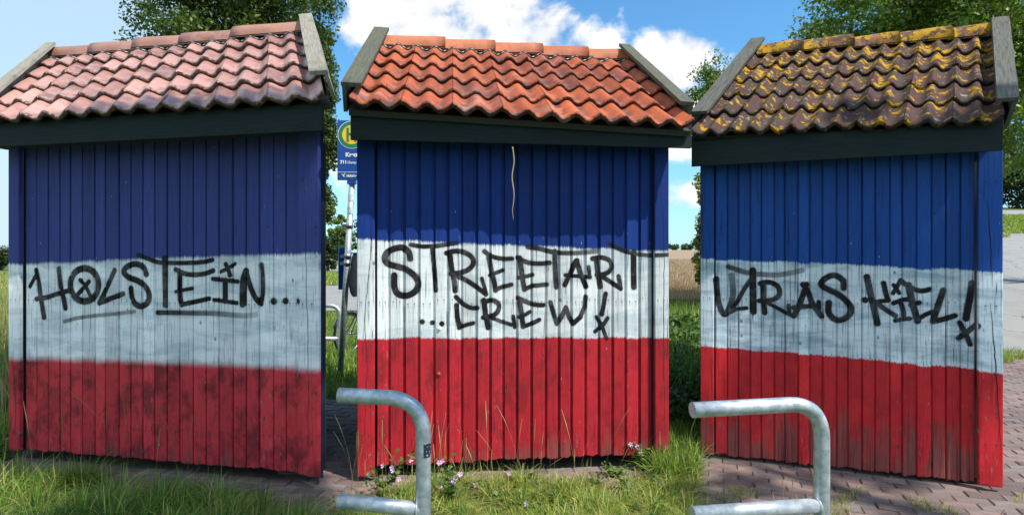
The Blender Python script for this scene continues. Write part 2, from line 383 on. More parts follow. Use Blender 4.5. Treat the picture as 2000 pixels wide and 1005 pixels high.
def asphalt_mat(name, base):
    t = new_mat(name); co = t.add('ShaderNodeTexCoord').outputs['Object']
    n = t.noise(co, 90, 3, .7); n2 = t.noise(co, 1.2, 6, .6); vo = t.add('ShaderNodeTexVoronoi', {'Vector': t.vm('ADD', co, t.noise(co, 2.0, 4, .6, out=1))}, feature='DISTANCE_TO_EDGE'); vo.inputs['Scale'].default_value = .45
    c = t.mix(n, tuple(q * .75 for q in base), tuple(q * 1.3 for q in base)); c = t.mix(t.m('MULTIPLY', t.ss(n2, .4, .7), .4), c, tuple(q * .7 for q in base))
    c = t.mix(t.m('MULTIPLY', t.ss(vo.outputs['Distance'], .012, .002), .7), c, (.02, .02, .02))
    t.put(t.b.inputs['Base Color'], c); t.b.inputs['Roughness'].default_value = .9
    t.put(t.b.inputs['Normal'], t.add('ShaderNodeBump', {'Height': n, 'Strength': .4, 'Distance': .004}))
    return t.mat

def brick_mat():
    t = new_mat('clay_paver'); co = t.add('ShaderNodeTexCoord').outputs['Object']; geo = t.add('ShaderNodeNewGeometry')
    rnd = geo.outputs['Random Per Island']; ro = t.add('ShaderNodeObjectInfo').outputs['Random']
    r = t.m('FRACT', t.m('ADD', rnd, ro)); n = t.noise(co, 14, 6, .65); n2 = t.noise(co, 70, 4, .6); n3 = t.noise(co, 1.1, 4, .6)
    c = t.mix(r, (.125, .085, .080), (.27, .18, .155)); c = t.mix(t.m('MULTIPLY', t.ss(t.m('FRACT', t.m('MULTIPLY', r, 7.3)), .6, .9), .7), c, (.20, .165, .155))
    c = t.mix(t.m('MULTIPLY', t.ss(n, .42, .7), .55), c, (.10, .075, .068)); c = t.mix(t.m('MULTIPLY', t.ss(n2, .55, .75), .45), c, (.30, .24, .20))
    c = t.mix(t.m('MULTIPLY', t.ss(n3, .5, .7), .35), c, (.15, .135, .10))
    t.put(t.b.inputs['Base Color'], c); t.b.inputs['Roughness'].default_value = .88
    t.put(t.b.inputs['Normal'], t.add('ShaderNodeBump', {'Height': t.m('ADD', n, n2), 'Strength': .5, 'Distance': .004}))
    return t.mat

M = {}
M['galv'] = galvanised()
M['fascia_dark'] = wood_mat('dark_green_fascia_paint', (.016, .026, .028), (.010, .018, .019), 0, .75, 1)
M['grey_plank'] = wood_mat('weathered_grey_plank', (.33, .30, .25), (.19, .17, .14), .35, .8, 2)
M['green_plank'] = wood_mat('weathered_green_plank', (.115, .115, .085), (.065, .068, .052), .6, .75, 5)
M['dark_plank'] = wood_mat('weathered_dark_plank', (.12, .115, .10), (.055, .055, .052), .5, .75, 9)
M['dark_timber'] = simple('dark_roof_timber', (.03, .03, .028), .8)
M['foil'] = simple('black_ridge_foil', (.030, .030, .034), .5, 0, .3, 30)
M['foil_edge'] = simple('light_foil_edge', (.50, .50, .50), .5, .2, .3, 60)
M['brick'] = brick_mat(); M['ground'] = ground_mat()
M['asphalt'] = asphalt_mat('old_asphalt', (.25, .24, .225)); M['road'] = asphalt_mat('pale_road_asphalt', (.26, .255, .25))
M['soil'] = simple('sandy_joint_soil', (.10, .085, .062), .95, 0, .4, 20, .5)
M['blade'] = blade_mat('grass_blades')
M['bark'] = simple('bark', (.075, .060, .045), .9, 0, .5, 9, .8)
M['leaf_oak'] = leaf_mat('oak_leaves', (.034, .066, .014), (.135, .185, .038))
M['leaf_ash'] = leaf_mat('bright_leaves', (.070, .130, .022), (.235, .31, .06))
M['leaf_hedge'] = leaf_mat('hedge_leaves', (.020, .042, .010), (.07, .11, .025))
M['leaf_yellow'] = leaf_mat('yellow_green_leaves', (.11, .14, .02), (.36, .33, .045))
M['black'] = simple('black_rubber', (.02, .02, .02), .6); M['steel'] = simple('steel', (.4, .4, .42), .35, .9, .1)

# ------------------------------------------------------------------ ground
def axis(lims, n0, g_):
    a = [0.0]; s = n0
    while a[-1] < lims: a.append(a[-1] + s); s *= g_
    return np.array(a)
ax = axis(700, .5, 1.075); xs = np.r_[-ax[:0:-1], ax]
ys = np.r_[-axis(80, 1.0, 1.25)[:0:-1], axis(900, .5, 1.06)]
X, Y = np.meshgrid(xs, ys); Z = gh(X, Y) - .035
V = np.c_[X.ravel(), Y.ravel(), Z.ravel()]; nx_, ny_ = len(xs), len(ys)
faces = [(j * nx_ + i, j * nx_ + i + 1, (j + 1) * nx_ + i + 1, (j + 1) * nx_ + i) for j in range(ny_ - 1) for i in range(nx_ - 1)]
tag(mesh_obj('ground', V, faces, M['ground'], smooth_faces=True), kind='structure')

def sheet(name, edge_a, edge_b, mat, off, nu=60, nv=10, kind='structure'):
    """sheet between two polylines in plan, draped over the terrain"""
    def res(e, n):
        e = np.array(e, float); d = np.r_[0, np.cumsum(np.hypot(*np.diff(e, axis=0).T))]; q = np.linspace(0, d[-1], n)
        return np.c_[np.interp(q, d, e[:, 0]), np.interp(q, d, e[:, 1])]
    a, b = res(edge_a, nu), res(edge_b, nu); t = np.linspace(0, 1, nv)[:, None, None]
    p = a[None] * (1 - t) + b[None] * t; p = p.reshape(-1, 2)
    V = np.c_[p, gh(p[:, 0], p[:, 1]) + off]
    f = [(j * nu + i, j * nu + i + 1, (j + 1) * nu + i + 1, (j + 1) * nu + i) for j in range(nv - 1) for i in range(nu - 1)]
    return tag(mesh_obj(name, V, f, mat, smooth_faces=True), kind=kind)
# footpath and main road seen between the shelters on the left
sheet('footpath', [(-11, 15.6), (-9, 15.8), (-4.0, 16.5), (3, 18)], [(-14, 30), (-9, 31), (-4, 31), (3, 31)], M['asphalt'], .01)
sheet('road', [(-38, 57), (-25, 58), (-12, 60), (10, 66)], [(-40, 66), (-38, 80), (-30, 150), (-25, 300)], M['road'], .03, 80, 16)
# asphalt apron, verge and road climbing on the right
sheet('asphalt_apron', [(7.0, 8.75), (9, 8.75), (14, 8.75)], [(25.5, 33), (30, 33), (38, 33)], M['asphalt'], .015, 30, 60)
sheet('upper_road', [(40, 57), (60, 57), (90, 60)], [(48, 70), (75, 70), (110, 74)], M['road'], .05, 40, 14)

# ------------------------------------------------------------------ lettering on the boards, digitised as strokes
CROP = {1: (30, 480, 6.28), 2: (300, 480, 6.28), 3: (730, 460, 4.567), 4: (1020, 460, 4.567), 5: (1380, 500, 5.583), 6: (1660, 500, 5.29)}
def el_pts(cx, cy, rx, ry, n=28): return [(cx + rx * math.sin(2 * math.pi * i / n), cy - ry * math.cos(2 * math.pi * i / n)) for i in range(n + 1)]
# (crop, radius, strength at start, strength at end, smooth, points)
INK = {
 1: [(1, 22, 1, 1, 0, [(105, 500), (172, 375)]), (1, 30, .8, 1, 1, [(185, 300), (215, 450), (245, 650), (282, 880)]),
     (1, 27, .8, .9, 1, [(185, 655), (330, 630), (450, 590), (590, 550)]), (1, 30, .65, 1, 1, [(465, 285), (490, 500), (520, 640), (545, 765)]),
     (1, 35, 1, 1, 0, el_pts(780, 480, 175, 205)), (1, 22, 1, 1, 0, [(725, 420), (790, 490), (845, 600)]), (1, 24, 1, 1, 0, [(835, 440), (700, 595)]),
     (1, 27, 1, 1, 0, [(1155, 300), (1080, 470), (965, 705), (1080, 660), (1255, 592)]),
     (1, 31, 1, 1, 1, [(1545, 350), (1510, 265), (1440, 225), (1360, 230), (1285, 275), (1270, 330), (1330, 390), (1440, 430), (1530, 500), (1580, 600), (1560, 700), (1480, 745), (1410, 715), (1370, 640), (1355, 525)]),
     (2, 25, .8, .85, 1, [(-250, 110), (-135, 155), (0, 200), (200, 210), (400, 208), (560, 195), (670, 172)]),
     (2, 32, .9, 1, 0, [(80, 150), (85, 400), (90, 730)]), (1, 20, .55, .5, 1, [(530, 935), (700, 890), (930, 860), (1150, 840), (1400, 810)]),
     (2, 28, .8, .30, 1, [(-5, 823), (200, 825), (450, 830), (700, 835), (900, 850), (1060, 860), (1200, 850)]),
     (2, 26, 1, 1, 1, [(215, 290), (320, 340), (450, 355), (580, 340), (680, 305)]), (2, 30, 1, 1, 0, [(265, 330), (265, 500), (270, 640), (285, 725)]),
     (2, 25, 1, 1, 0, [(285, 725), (450, 690), (630, 650)]), (2, 20, .7, 1, 0, [(215, 565), (300, 545), (415, 525)]),
     (2, 20, 1, 1, 0, [(765, 320), (860, 280), (945, 220)]), (2, 25, 1, 1, 0, [(835, 225), (865, 290), (885, 360)]),
     (2, 23, 1, 1, 0, [(675, 405), (800, 420), (980, 440)]), (2, 31, 1, 1, 0, [(828, 430), (828, 680)]), (2, 22, 1, 1, 0, [(690, 665), (800, 680), (970, 705)]),
     (2, 36, 1, 1, 1, [(1040, 720), (1040, 560), (1050, 420), (1085, 310)]), (2, 30, 1, 1, 1, [(1085, 320), (1130, 480), (1200, 640), (1265, 712)]),
     (2, 32, 1, .7, 1, [(1265, 712), (1285, 560), (1285, 400), (1270, 235)]),
     (2, 37, 1, 1, 0, [(1425, 682), (1426, 683)]), (2, 33, 1, 1, 0, [(1573, 680), (1574, 681)]), (2, 38, 1, 1, 0, [(1750, 680), (1751, 681)])],
 2: [(3, 27, 1, 1, 1, [(322, 205), (310, 150), (260, 108), (190, 112), (120, 145), (92, 200), (120, 250), (200, 275), (290, 305), (370, 370), (395, 440), (360, 505), (280, 540), (210, 520), (180, 460), (178, 355)]),
     (3, 19, 1, .9, 1, [(330, 80), (430, 95), (560, 90), (650, 78), (740, 65)]), (3, 20, 1, 1, 0, [(522, 110), (535, 250), (545, 380), (552, 490)]),
     (3, 23, 1, 1, 0, [(680, 180), (700, 320), (720, 420), (728, 495)]), (3, 22, 1, 1, 1, [(650, 155), (720, 138), (800, 145), (875, 190), (890, 250), (850, 300), (780, 330), (690, 340)]),
     (3, 21, 1, 1, 0, [(740, 360), (830, 400), (920, 460), (1005, 525)]), (3, 17, 1, 1, 0, [(968, 385), (985, 440), (1005, 510)]),
     (3, 20, 1, .9, 1, [(990, 140), (1060, 185), (1150, 205), (1240, 205)]), (3, 22, 1, 1, 0, [(1030, 190), (1055, 320), (1080, 420), (1090, 490)]),
     (3, 17, 1, 1, 0, [(1040, 355), (1100, 330), (1155, 310)]), (3, 19, 1, .9, 0, [(1090, 485), (1150, 460), (1235, 438)]),
     (4, 20, 1, .9, 1, [(-34, 195), (10, 222), (80, 245), (160, 250), (255, 243)]), (4, 22, 1, 1, 0, [(-14, 200), (11, 400), (26, 480)]),
     (4, 17, 1, 1, 0, [(-20, 375), (40, 365), (100, 350)]), (4, 19, 1, .9, 0, [(25, 480), (100, 450), (230, 438)]),
     (4, 21, 1, .55, 1, [(60, 100), (160, 115), (280, 145), (400, 155), (520, 152), (680, 140)]), (4, 23, 1, 1, 0, [(302, 140), (305, 280), (315, 460)]),
     (4, 22, 1, 1, 0, [(390, 440), (440, 340), (485, 235), (500, 222)]), (4, 23, 1, 1, 0, [(495, 225), (530, 330), (580, 455)]),
     (4, 17, .9, 1, 0, [(395, 352), (500, 362), (620, 372)]), (4, 18, .9, 1, 0, [(605, 280), (615, 370)]),
     (4, 24, 1, 1, 0, [(675, 210), (690, 340), (710, 455)]), (4, 21, 1, 1, 1, [(640, 205), (720, 195), (790, 220), (812, 275), (790, 320), (740, 345), (680, 350)]),
     (4, 20, 1, 1, 0, [(740, 375), (820, 425), (880, 465)]), (4, 20, 1, 1, 0, [(875, 365), (885, 420), (893, 475)]),
     (4, 19, .8, .7, 1, [(800, 75), (860, 110), (950, 145), (1050, 165), (1160, 175), (1305, 170)]), (4, 26, 1, 1, 0, [(1010, 150), (1010, 300), (1013, 460)]),
     (3, 22, 1, 1, 0, [(430, 773), (431, 774)]), (3, 20, 1, 1, 0, [(520, 782), (521, 783)]), (3, 22, 1, 1, 0, [(607, 790), (608, 791)]),
     (3, 20, 1, 1, 1, [(735, 550), (790, 605), (860, 645), (925, 650)]), (3, 22, 1, 1, 0, [(740, 625), (745, 720), (765, 825)]), (3, 18, 1, 1, 0, [(765, 825), (830, 800), (890, 785)]),
     (3, 24, 1, 1, 0, [(985, 580), (1000, 700), (1025, 825)]), (3, 21, 1, 1, 1, [(1000, 590), (1070, 580), (1120, 620), (1110, 680), (1060, 720), (980, 735)]),
     (3, 17, 1, .9, 0, [(1050, 735), (1140, 770), (1235, 800)]), (3, 18, 1, 1, 0, [(1250, 725), (1265, 820)]),
     (4, 20, 1, .9, 1, [(-30, 560), (60, 600), (130, 620), (200, 622)]), (4, 22, 1, 1, 0, [(-15, 600), (0, 700), (15, 815)]),
     (4, 17, 1, 1, 0, [(-20, 730), (30, 710), (75, 685)]), (4, 19, 1, .9, 0, [(15, 815), (90, 790), (160, 755)]),
     (4, 21, .9, 1, 0, [(262, 600), (290, 700), (320, 790), (360, 730), (400, 645), (430, 730), (465, 790), (530, 730), (570, 640), (578, 550)]),
     (4, 20, .9, 1, 0, [(758, 520), (740, 620), (725, 705)]), (4, 17, 1, 1, 0, [(675, 730), (720, 800), (765, 925)]), (4, 18, 1, 1, 0, [(775, 740), (730, 810), (665, 860)])],
 3: [(5, 29, 1, .5, 1, [(105, 250), (115, 400), (140, 540), (195, 640), (250, 570), (290, 430), (285, 300), (275, 210)]),
     (5, 21, .9, 1, 0, [(490, 250), (420, 350), (330, 510), (240, 620)]), (5, 19, 1, .8, 0, [(250, 620), (330, 582), (440, 570)]),
     (5, 25, .7, .45, 1, [(240, 115), (350, 155), (470, 185), (620, 200), (780, 205), (920, 185), (1050, 155)]), (5, 30, 1, 1, 0, [(508, 155), (510, 350), (515, 610)]),
     (5, 25, 1, 1, 0, [(620, 290), (625, 450), (640, 620)]), (5, 23, 1, 1, 1, [(590, 300), (680, 285), (770, 320), (805, 390), (780, 450), (700, 485), (580, 490)]),
     (5, 18, .85, 1, 0, [(680, 520), (780, 570), (880, 625), (955, 660)]), (5, 18, 1, 1, 0, [(900, 540), (910, 620)]),
     (5, 25, 1, 1, 1, [(960, 655), (1010, 560), (1060, 430), (1100, 310)]), (5, 25, 1, .9, 1, [(1060, 310), (1110, 380), (1160, 510), (1220, 600), (1265, 660)]),
     (5, 22, 1, .9, 0, [(955, 565), (1040, 555), (1200, 550)]), (5, 20, .8, .9, 0, [(1235, 500), (1240, 570)]),
     (5, 27, .85, 1, 1, [(1510, 350), (1500, 270), (1430, 215), (1350, 220), (1270, 280), (1275, 330), (1370, 380), (1480, 440), (1570, 530), (1590, 610), (1530, 680), (1440, 705), (1370, 660), (1340, 600), (1345, 510)]),
     (6, 28, 1, 1, 0, [(172, 456), (173, 457)]), (6, 28, .9, 1, 0, [(190, 215), (225, 380), (265, 540), (300, 700)]), (6, 22, 1, 1, 0, [(365, 280), (390, 390), (415, 460)]),
     (6, 20, 1, 1, 0, [(415, 460), (330, 470), (250, 480)]), (6, 22, 1, .9, 0, [(310, 500), (400, 565), (490, 620)]),
     (6, 17, 1, 1, 0, [(470, 300), (530, 385)]), (6, 18, 1, 1, 0, [(540, 255), (500, 330), (465, 385)]), (6, 20, 1, 1, 0, [(470, 490), (560, 455), (620, 450)]),
     (6, 20, 1, 1, 0, [(540, 470), (570, 560), (580, 650)]), (6, 20, 1, 1, 0, [(490, 670), (570, 655), (640, 650)]),
     (6, 22, 1, 1, 1, [(545, 255), (620, 310), (720, 355), (790, 360), (845, 345)]), (6, 28, 1, 1, 0, [(625, 300), (660, 460), (720, 675)]),
     (6, 20, 1, 1, 0, [(650, 510), (740, 485)]), (6, 20, 1, .9, 0, [(720, 660), (800, 610), (875, 580)]),
     (6, 25, 1, 1, 0, [(990, 355), (940, 500), (885, 670)]), (6, 24, 1, .85, 0, [(885, 680), (1000, 655), (1110, 620)]),
     (6, 28, .7, .95, 0, [(1290, 280), (1265, 440), (1225, 650)]), (6, 20, 1, 1, 0, [(1160, 690), (1220, 800), (1270, 920)]), (6, 22, 1, 1, 0, [(1325, 720), (1240, 790), (1150, 855)])]}

def catmull(p, k=6):
    p = np.array(p, float); q = np.vstack([2 * p[0] - p[1], p, 2 * p[-1] - p[-2]]); out = []
    for i in range(1, len(q) - 2):
        for t in np.arange(k) / k:
            a, b, c, d = q[i - 1:i + 3]
            out.append(.5 * (2 * b + (c - a) * t + (2 * a - 5 * b + 4 * c - d) * t * t + (3 * b - a - 3 * c + d) * t ** 3))
    return np.array(out + [p[-1]])

# ------------------------------------------------------------------ shelters
def uvq(n): return np.zeros((n, 2))
def plank(name, p0, p1, wdir, width, ndir, thick, mat, parent, org, jitter=.0, segs=6):
    """a sawn board from p0 to p1 with slightly uneven long edges; UV follows the grain"""
    p0, p1 = Vector(p0), Vector(p1); L = (p1 - p0).length; vs, uv, fs = [], [], []
    for i in range(segs + 1):
        t = i / segs; c = p0.lerp(p1, t)
        for (a, b) in ((0, 0), (1, 0), (1, 1), (0, 1)):
            j = random.uniform(-jitter, jitter)
            vs.append(c + wdir * (width * a + j) + ndir * (thick * b + j * .6) - org); uv.append((width * a + thick * b * .7, t * L))
    for i in range(segs):
        for k in range(4):
            fs.append((i * 4 + k, i * 4 + (k + 1) % 4, (i + 1) * 4 + (k + 1) % 4, (i + 1) * 4 + k))
    fs.append((3, 2, 1, 0)); e = segs * 4; fs.append((e, e + 1, e + 2, e + 3))
    o = mesh_obj(name, vs, fs, mat, parent, uv=uv)
    bm = bmesh.new(); bm.from_mesh(o.data); bmesh.ops.recalc_face_normals(bm, faces=bm.faces)
    bm.to_mesh(o.data); bm.free(); return o

def shelter(k, cfg):
    (bl, br), zb0 = cfg['base'], cfg['z0']
    DA = F * (H - zb0) / (bl[1] - 502.5); DB = F * (H - zb0) / (br[1] - 502.5)
    A = P(bl[0], bl[1], DA); B = P(br[0], br[1], DB); A.z = B.z = 0
    U = (B - A); W = U.length; U.normalize(); N = Vector((U.y, -U.x, 0))          # N points to the viewer
    if N.y > 0: N = -N
    Zv = Vector((0, 0, 1)); org = (A + B) / 2; root = empty('bus_shelter', org)
    tag(root, cfg['label'], 'shelter')
    def to_wall(px, py):
        """point on the wall plane under a photo pixel, as (metres along, metres up)"""
        d = Vector(((px - 1000) / F, 1, (502.5 - py) / F)); o = Vector((0, 0, H)); t = (A - o).dot(N) / d.dot(N); q = o + d * t
        return (q - A).dot(U), q.z
    eye_d = F / ((DA + DB) / 2)
    strokes = []
    for (cr, r, s0, s1, smo, pts) in INK[k]:
        ox, oy, scl = CROP[cr]; pts = catmull(pts) if smo and len(pts) > 2 else np.array(pts, float)
        wp = np.array([to_wall(ox + x / scl, oy + y / scl) for x, y in pts])
        d = abs((to_wall(ox, oy)[1] - to_wall(ox, oy + 1)[1])); strokes.append((wp, r / scl * d * (1.14, 1.05, 1.10)[k - 1], s0, s1))
    def ink_at(u, z):
        best = np.zeros_like(u)
        for wp, r, s0, s1 in strokes:
            lo = wp.min(0) - 2 * r; hi = wp.max(0) + 2 * r
            msk = (u > lo[0]) & (u < hi[0]) & (z > lo[1]) & (z < hi[1])
            if not msk.any(): continue
            uu, zz = u[msk], z[msk]; n = len(wp) - 1; b = np.zeros(len(uu))
            for i in range(n):
                a, c = wp[i], wp[i + 1]; v = c - a; L2 = max(v @ v, 1e-12)
                t = np.clip(((uu - a[0]) * v[0] + (zz - a[1]) * v[1]) / L2, 0, 1)
                d = np.hypot(uu - a[0] - t * v[0], zz - a[1] - t * v[1]); st = s0 + (s1 - s0) * (i + t) / n
                b = np.maximum(b, (.97 * smooth((1.14 * r - d) / (.30 * r)) + .13 * np.clip((1.75 * r - d) / (.7 * r), 0, 1)) * st)
            best[msk] = np.maximum(best[msk], b)
        return best
    lo_z = min(s[0][:, 1].min() for s in strokes) - .06; hi_z = max(s[0][:, 1].max() for s in strokes) + .06
    z_top = cfg.get('z_top', 2.55)
    mw = cfg['paint']
    def board(name, u0, u1, off, groove, zbot, prof, jz=.0):
        """prof: list of (u, depth) across; rows dense where lettering runs"""
        pu = np.array([p[0] for p in prof]); pd = np.array([p[1] for p in prof])
        cols_u, cols_d = [], []
        for i in range(len(pu) - 1):
            n = max(1, int(math.ceil((pu[i + 1] - pu[i]) / .0055)))
            for q in range(n): t = q / n; cols_u.append(pu[i] + (pu[i + 1] - pu[i]) * t); cols_d.append(pd[i] + (pd[i + 1] - pd[i]) * t)
        cols_u.append(pu[-1]); cols_d.append(pd[-1]); cu = np.array(cols_u); cd = np.array(cols_d)
        rows = np.r_[np.array([zbot, zbot + .004]), np.linspace(zbot + .03, lo_z, 6), np.arange(lo_z + .0055, hi_z, .0055), np.linspace(hi_z, z_top, 5)]
        nU, nZ = len(cu), len(rows); UU, ZZ = np.meshgrid(cu, rows)
        ragged = np.interp(cu, np.linspace(cu[0], cu[-1], 7), rng.uniform(-.006, .010, 7) * cfg['ragged'])
        ZZ = ZZ.copy(); ZZ[0] += ragged; ZZ[1] += ragged
        OFF = off + np.repeat(cd[None], nZ, 0); OFF = OFF.copy(); OFF[0] -= .003
        lean = np.linspace(0, 1, nZ)[:, None] * random.uniform(-.0025, .0025); UU = UU + lean
        co = (np.array(A - org)[None] + UU.reshape(-1, 1) * np.array(U)[None] + OFF.reshape(-1, 1) * np.array(N)[None])
        co[:, 2] = ZZ.ravel()
        uv = np.c_[UU.ravel(), ZZ.ravel()]
        f = [(j * nU + i, j * nU + i + 1, (j + 1) * nU + i + 1, (j + 1) * nU + i) for j in range(nZ - 1) for i in range(nU - 1)]
        # closing back, sides and bottom end
        b0 = len(co); back = []; bu = []
        for (zz) in (zbot, z_top):
            for uu in (cu[0], cu[-1]):
                p = A - org + U * uu + N * (off - .030); back.append((p.x, p.y, zz)); bu.append((uu, zz))
        co = np.vstack([co, np.array(back)]); uv = np.vstack([uv, np.array(bu)])
        f += [(b0 + 1, b0, b0 + 2, b0 + 3), tuple([b0, b0 + 1] + [nU - 1 - i for i in range(nU)])]
        f += [tuple([b0] + [j * nU for j in range(nZ)] + [b0 + 2]), tuple([b0 + 3] + [j * nU + nU - 1 for j in reversed(range(nZ))] + [b0 + 1])]
        o = mesh_obj(name, co, f, mw, root, uv=uv)
        ac = o.data.attributes.new('across', 'FLOAT', 'POINT'); ac.data.foreach_set('value', ((uv[:, 0] - u0) / (u1 - u0)).astype(np.float32))
        a = o.data.attributes.new('ink', 'FLOAT', 'POINT'); a.data.foreach_set('value', ink_at(uv[:, 0], uv[:, 1]).astype(np.float32))
        return o
    bp = MB(); q0 = A - N * .085 - org
    bp.quadbox([q0 + Zv * (zb0 + .02), q0 + U * W + Zv * (zb0 + .02), q0 + U * W - N * .01 + Zv * (zb0 + .02), q0 - N * .01 + Zv * (zb0 + .02)] + [p + Zv * 2.33 for p in (q0, q0 + U * W, q0 + U * W - N * .01, q0 - N * .01)]); bp.build('light_stop_backing', M['dark_timber'], root)  # dark panel added to stop light leaking through the board gaps
    pw = cfg['post']; n = cfg['boards']; bw = (W - pw[0] - pw[1]) / n
    ub = pw[0] + np.arange(n + 1) * bw; ub[1:-1] += rng.uniform(-.007, .007, n - 1)
    for i in range(n):
        u0, u1 = float(ub[i]), float(ub[i + 1]); j = random.uniform(-.0025, .0025); dp = random.uniform(-.002, .002)
        gw = .004 + random.uniform(0, .0035); cup = random.uniform(-.0014, .0012)
        prof = [(u0 + gw * .5, -.018 + dp), (u0 + gw, -.005 + dp), (u0 + gw + .004, dp), ((u0 + u1) * .5 - .008, dp + cup), (u1 - .023 + j, dp), (u1 - .018 + j, -.006 + dp), (u1 - .011, -.007 + dp), (u1 - .010, -.019 + dp), (u1 + gw * .45, -.019 + dp)]
        if cfg.get('simple'):
            prof = [(u0 + gw * .5, -.012 + dp), (u0 + gw, -.003 + dp), (u0 + gw + .004, dp), ((u0 + u1) * .5, dp + cup), (u1 - gw - .004 + j * .3, dp), (u1 - gw * .9, -.004 + dp), (u1 - gw * .8, -.014 + dp), (u1 + gw * .45, -.014 + dp)]
        board('board', u0, u1, -.042, True, zb0 + random.uniform(-.006, .006), prof)
    for (u0, u1) in ((0.0, pw[0] - .006), (W - pw[1] + .006, W)):
        board('corner_post', u0, u1, 0.0, False, max(zb0 - cfg['postdrop'], -.02), [(u0, -.006), (u0 + .005, 0), (u0 + (u1 - u0) * .5, .0012), (u1 - .005, 0), (u1, -.006)])
    # drying cracks in the corner posts: narrow dark clefts
    # roof corners
    ef = cfg['eave_out']; run = cfg['run']
    def depth_on_line(px, off):
        d = Vector(((px - 1000) / F, 1, 0)); q = A + N * off; return (q.dot(N)) / d.dot(N)
    el_, er_, rl_, rr_ = cfg['roof']
    EL = P(*el_, depth_on_line(el_[0], ef)); ER = P(*er_, depth_on_line(er_[0], ef))
    RL = P(*rl_, depth_on_line(rl_[0], ef - run)); RR = P(*rr_, depth_on_line(rr_[0], ef - run))
    def S(s, t): return (EL * (1 - s) + ER * s) * (1 - t) + (RL * (1 - s) + RR * s) * t
    rn = (ER - EL).cross(RL - EL) + (RR - RL).cross(RR - ER); rn.normalize()
    if rn.z < 0: rn = -rn
    Ls = (ER - EL).length; Lt = ((RL - EL).length + (RR - ER).length) / 2
    es = (ER - EL).normalized()
    cols, rows_n = cfg['tiles']; s_in = .045 / Ls * 1.0; amp = cfg['amp']; pwv = cfg['wavep']
    def wave(wv): c = (1 + np.cos(4 * math.pi * wv)) / 2; return amp * (2 * c ** pwv - 1)
    tm = cfg['tile']; nu = 26
    T1 = .955
    for r in range(rows_n):
        t0 = r / rows_n * T1; t1 = min((r + 1.16) / rows_n * T1, .985)
        for c in range(cols):
            s0 = s_in + (1 - 2 * s_in) * c / cols; s1 = s_in + (1 - 2 * s_in) * (c + 1) / cols
            dh = random.uniform(-.005, .006); skew = random.uniform(-.008, .008); jt = random.uniform(-.010, .010) * cfg['uneven'] / Lt
            vs, uv, fs, smf = [], [], [], []
            wv = np.linspace(0, 1, nu); hw = wave(wv); chip = rng.normal(0, .0018, nu); chip[rng.integers(0, nu)] += .006
            tl = [(t0 + jt, .0), (t0 + jt + .004 / Lt, .008), (t0 + jt + .018 / Lt, .012), ((t0 + t1) / 2, .5), (t1, 1)]
            for q, (tt, kk) in enumerate(tl):
                lift = (.034 + dh) * (1 - (tt - t0) / (t1 - t0)) - (.010 if q == 0 else .003 if q == 1 else 0)
                for i in range(nu):
                    p = S(s0 + (s1 - s0) * (wv[i] * .998), tt + (skew * wv[i] + (chip[i] if q == 0 else chip[i] * .5 if q == 1 else 0)) / Lt) + rn * (hw[i] + lift)
                    if wv[i] > .93: p = p + rn * (.004 * (wv[i] - .93) / .07)
                    vs.append(p - org); uv.append((wv[i], (tt - t0) / (t1 - t0) + (0 if q else -.02)))
            for q in range(len(tl) - 1):
                for i in range(nu - 1): fs.append((q * nu + i, q * nu + i + 1, (q + 1) * nu + i + 1, (q + 1) * nu + i)); smf.append(True)
            b = len(vs)                                     # lip, underside
            for q, (tt, dn, v) in enumerate(((t0 + jt, -.010, -.02), (t0 + jt + .002 / Lt, -.036, -.06), (t1, -.016, -.06))):
                lift = (.034 + dh) * (1 - (tt - t0) / (t1 - t0)) + (dn if q else -.010)
                for i in range(nu): vs.append(S(s0 + (s1 - s0) * wv[i] * .998, tt + skew * wv[i] / Lt) + rn * (hw[i] + lift) - org); uv.append((wv[i], v))
            for i in range(nu - 1):
                fs.append((b + i, b + nu + i, b + nu + i + 1, b + i + 1)); smf.append(True)
                fs.append((b + nu + i, b + 2 * nu + i, b + 2 * nu + i + 1, b + nu + i + 1)); smf.append(True)
            # side edge of the roll
            top = [q * nu + nu - 1 for q in range(len(tl))]; fs.append(tuple(top + [b + 3 * nu - 1, b + 2 * nu - 1])); smf.append(False)
            top = [q * nu for q in reversed(range(len(tl)))]; fs.append(tuple(top + [b + nu, b + 2 * nu])); smf.append(False)
            mesh_obj('roof_tile', [tuple(v) for v in vs], fs, tm, root, uv=uv, smooth_faces=np.array(smf))
    # ridge tiles: overlapping caps along the ridge
    rb = cfg['ridge_breaks']; eb = (RR - RL).normalized(); back = Vector((-N.x, -N.y, 0))
    section = [(-.098, -.042), (-.096, -.005), (-.072, .040), (-.032, .062), (.0, .067), (.032, .062), (.072, .040), (.096, -.005), (.098, -.042)]
    for i in range(len(rb) - 1):
        s0, s1 = rb[i], rb[i + 1]; ov = .045 / (RR - RL).length; vs, fs, smf, uv = [], [], [], []
        L2R = cfg['ridge_dir']                                # +1: the left end lies on top of its neighbour
        st = [(s0 - (ov if L2R > 0 else 0), 1.12 if L2R > 0 else 1.0), (s0 + .02 + (0 if L2R > 0 else -.02), 1.11 if L2R > 0 else 1.0), ((s0 + s1) / 2, 1.05),
              (s1 - .02 + (0 if L2R < 0 else .02), 1.11 if L2R < 0 else 1.0), (s1 + (ov if L2R < 0 else 0), 1.12 if L2R < 0 else 1.0)]
        st[0] = (max(st[0][0], -.005), st[0][1]); st[-1] = (min(st[-1][0], 1.0), st[-1][1]); ns = len(section); dz = random.uniform(-.006, .006)
        for rep in (0, 1):
            for (s_, k_) in st:
                for (a, h) in section: vs.append(RL.lerp(RR, s_) + back * a * (k_ - .10 * rep) + Zv * (h * (k_ - .12 * rep) + dz + .012 * (k_ - 1) / .1 - .018 * rep) - org); uv.append((.5 + a * .5, .5))
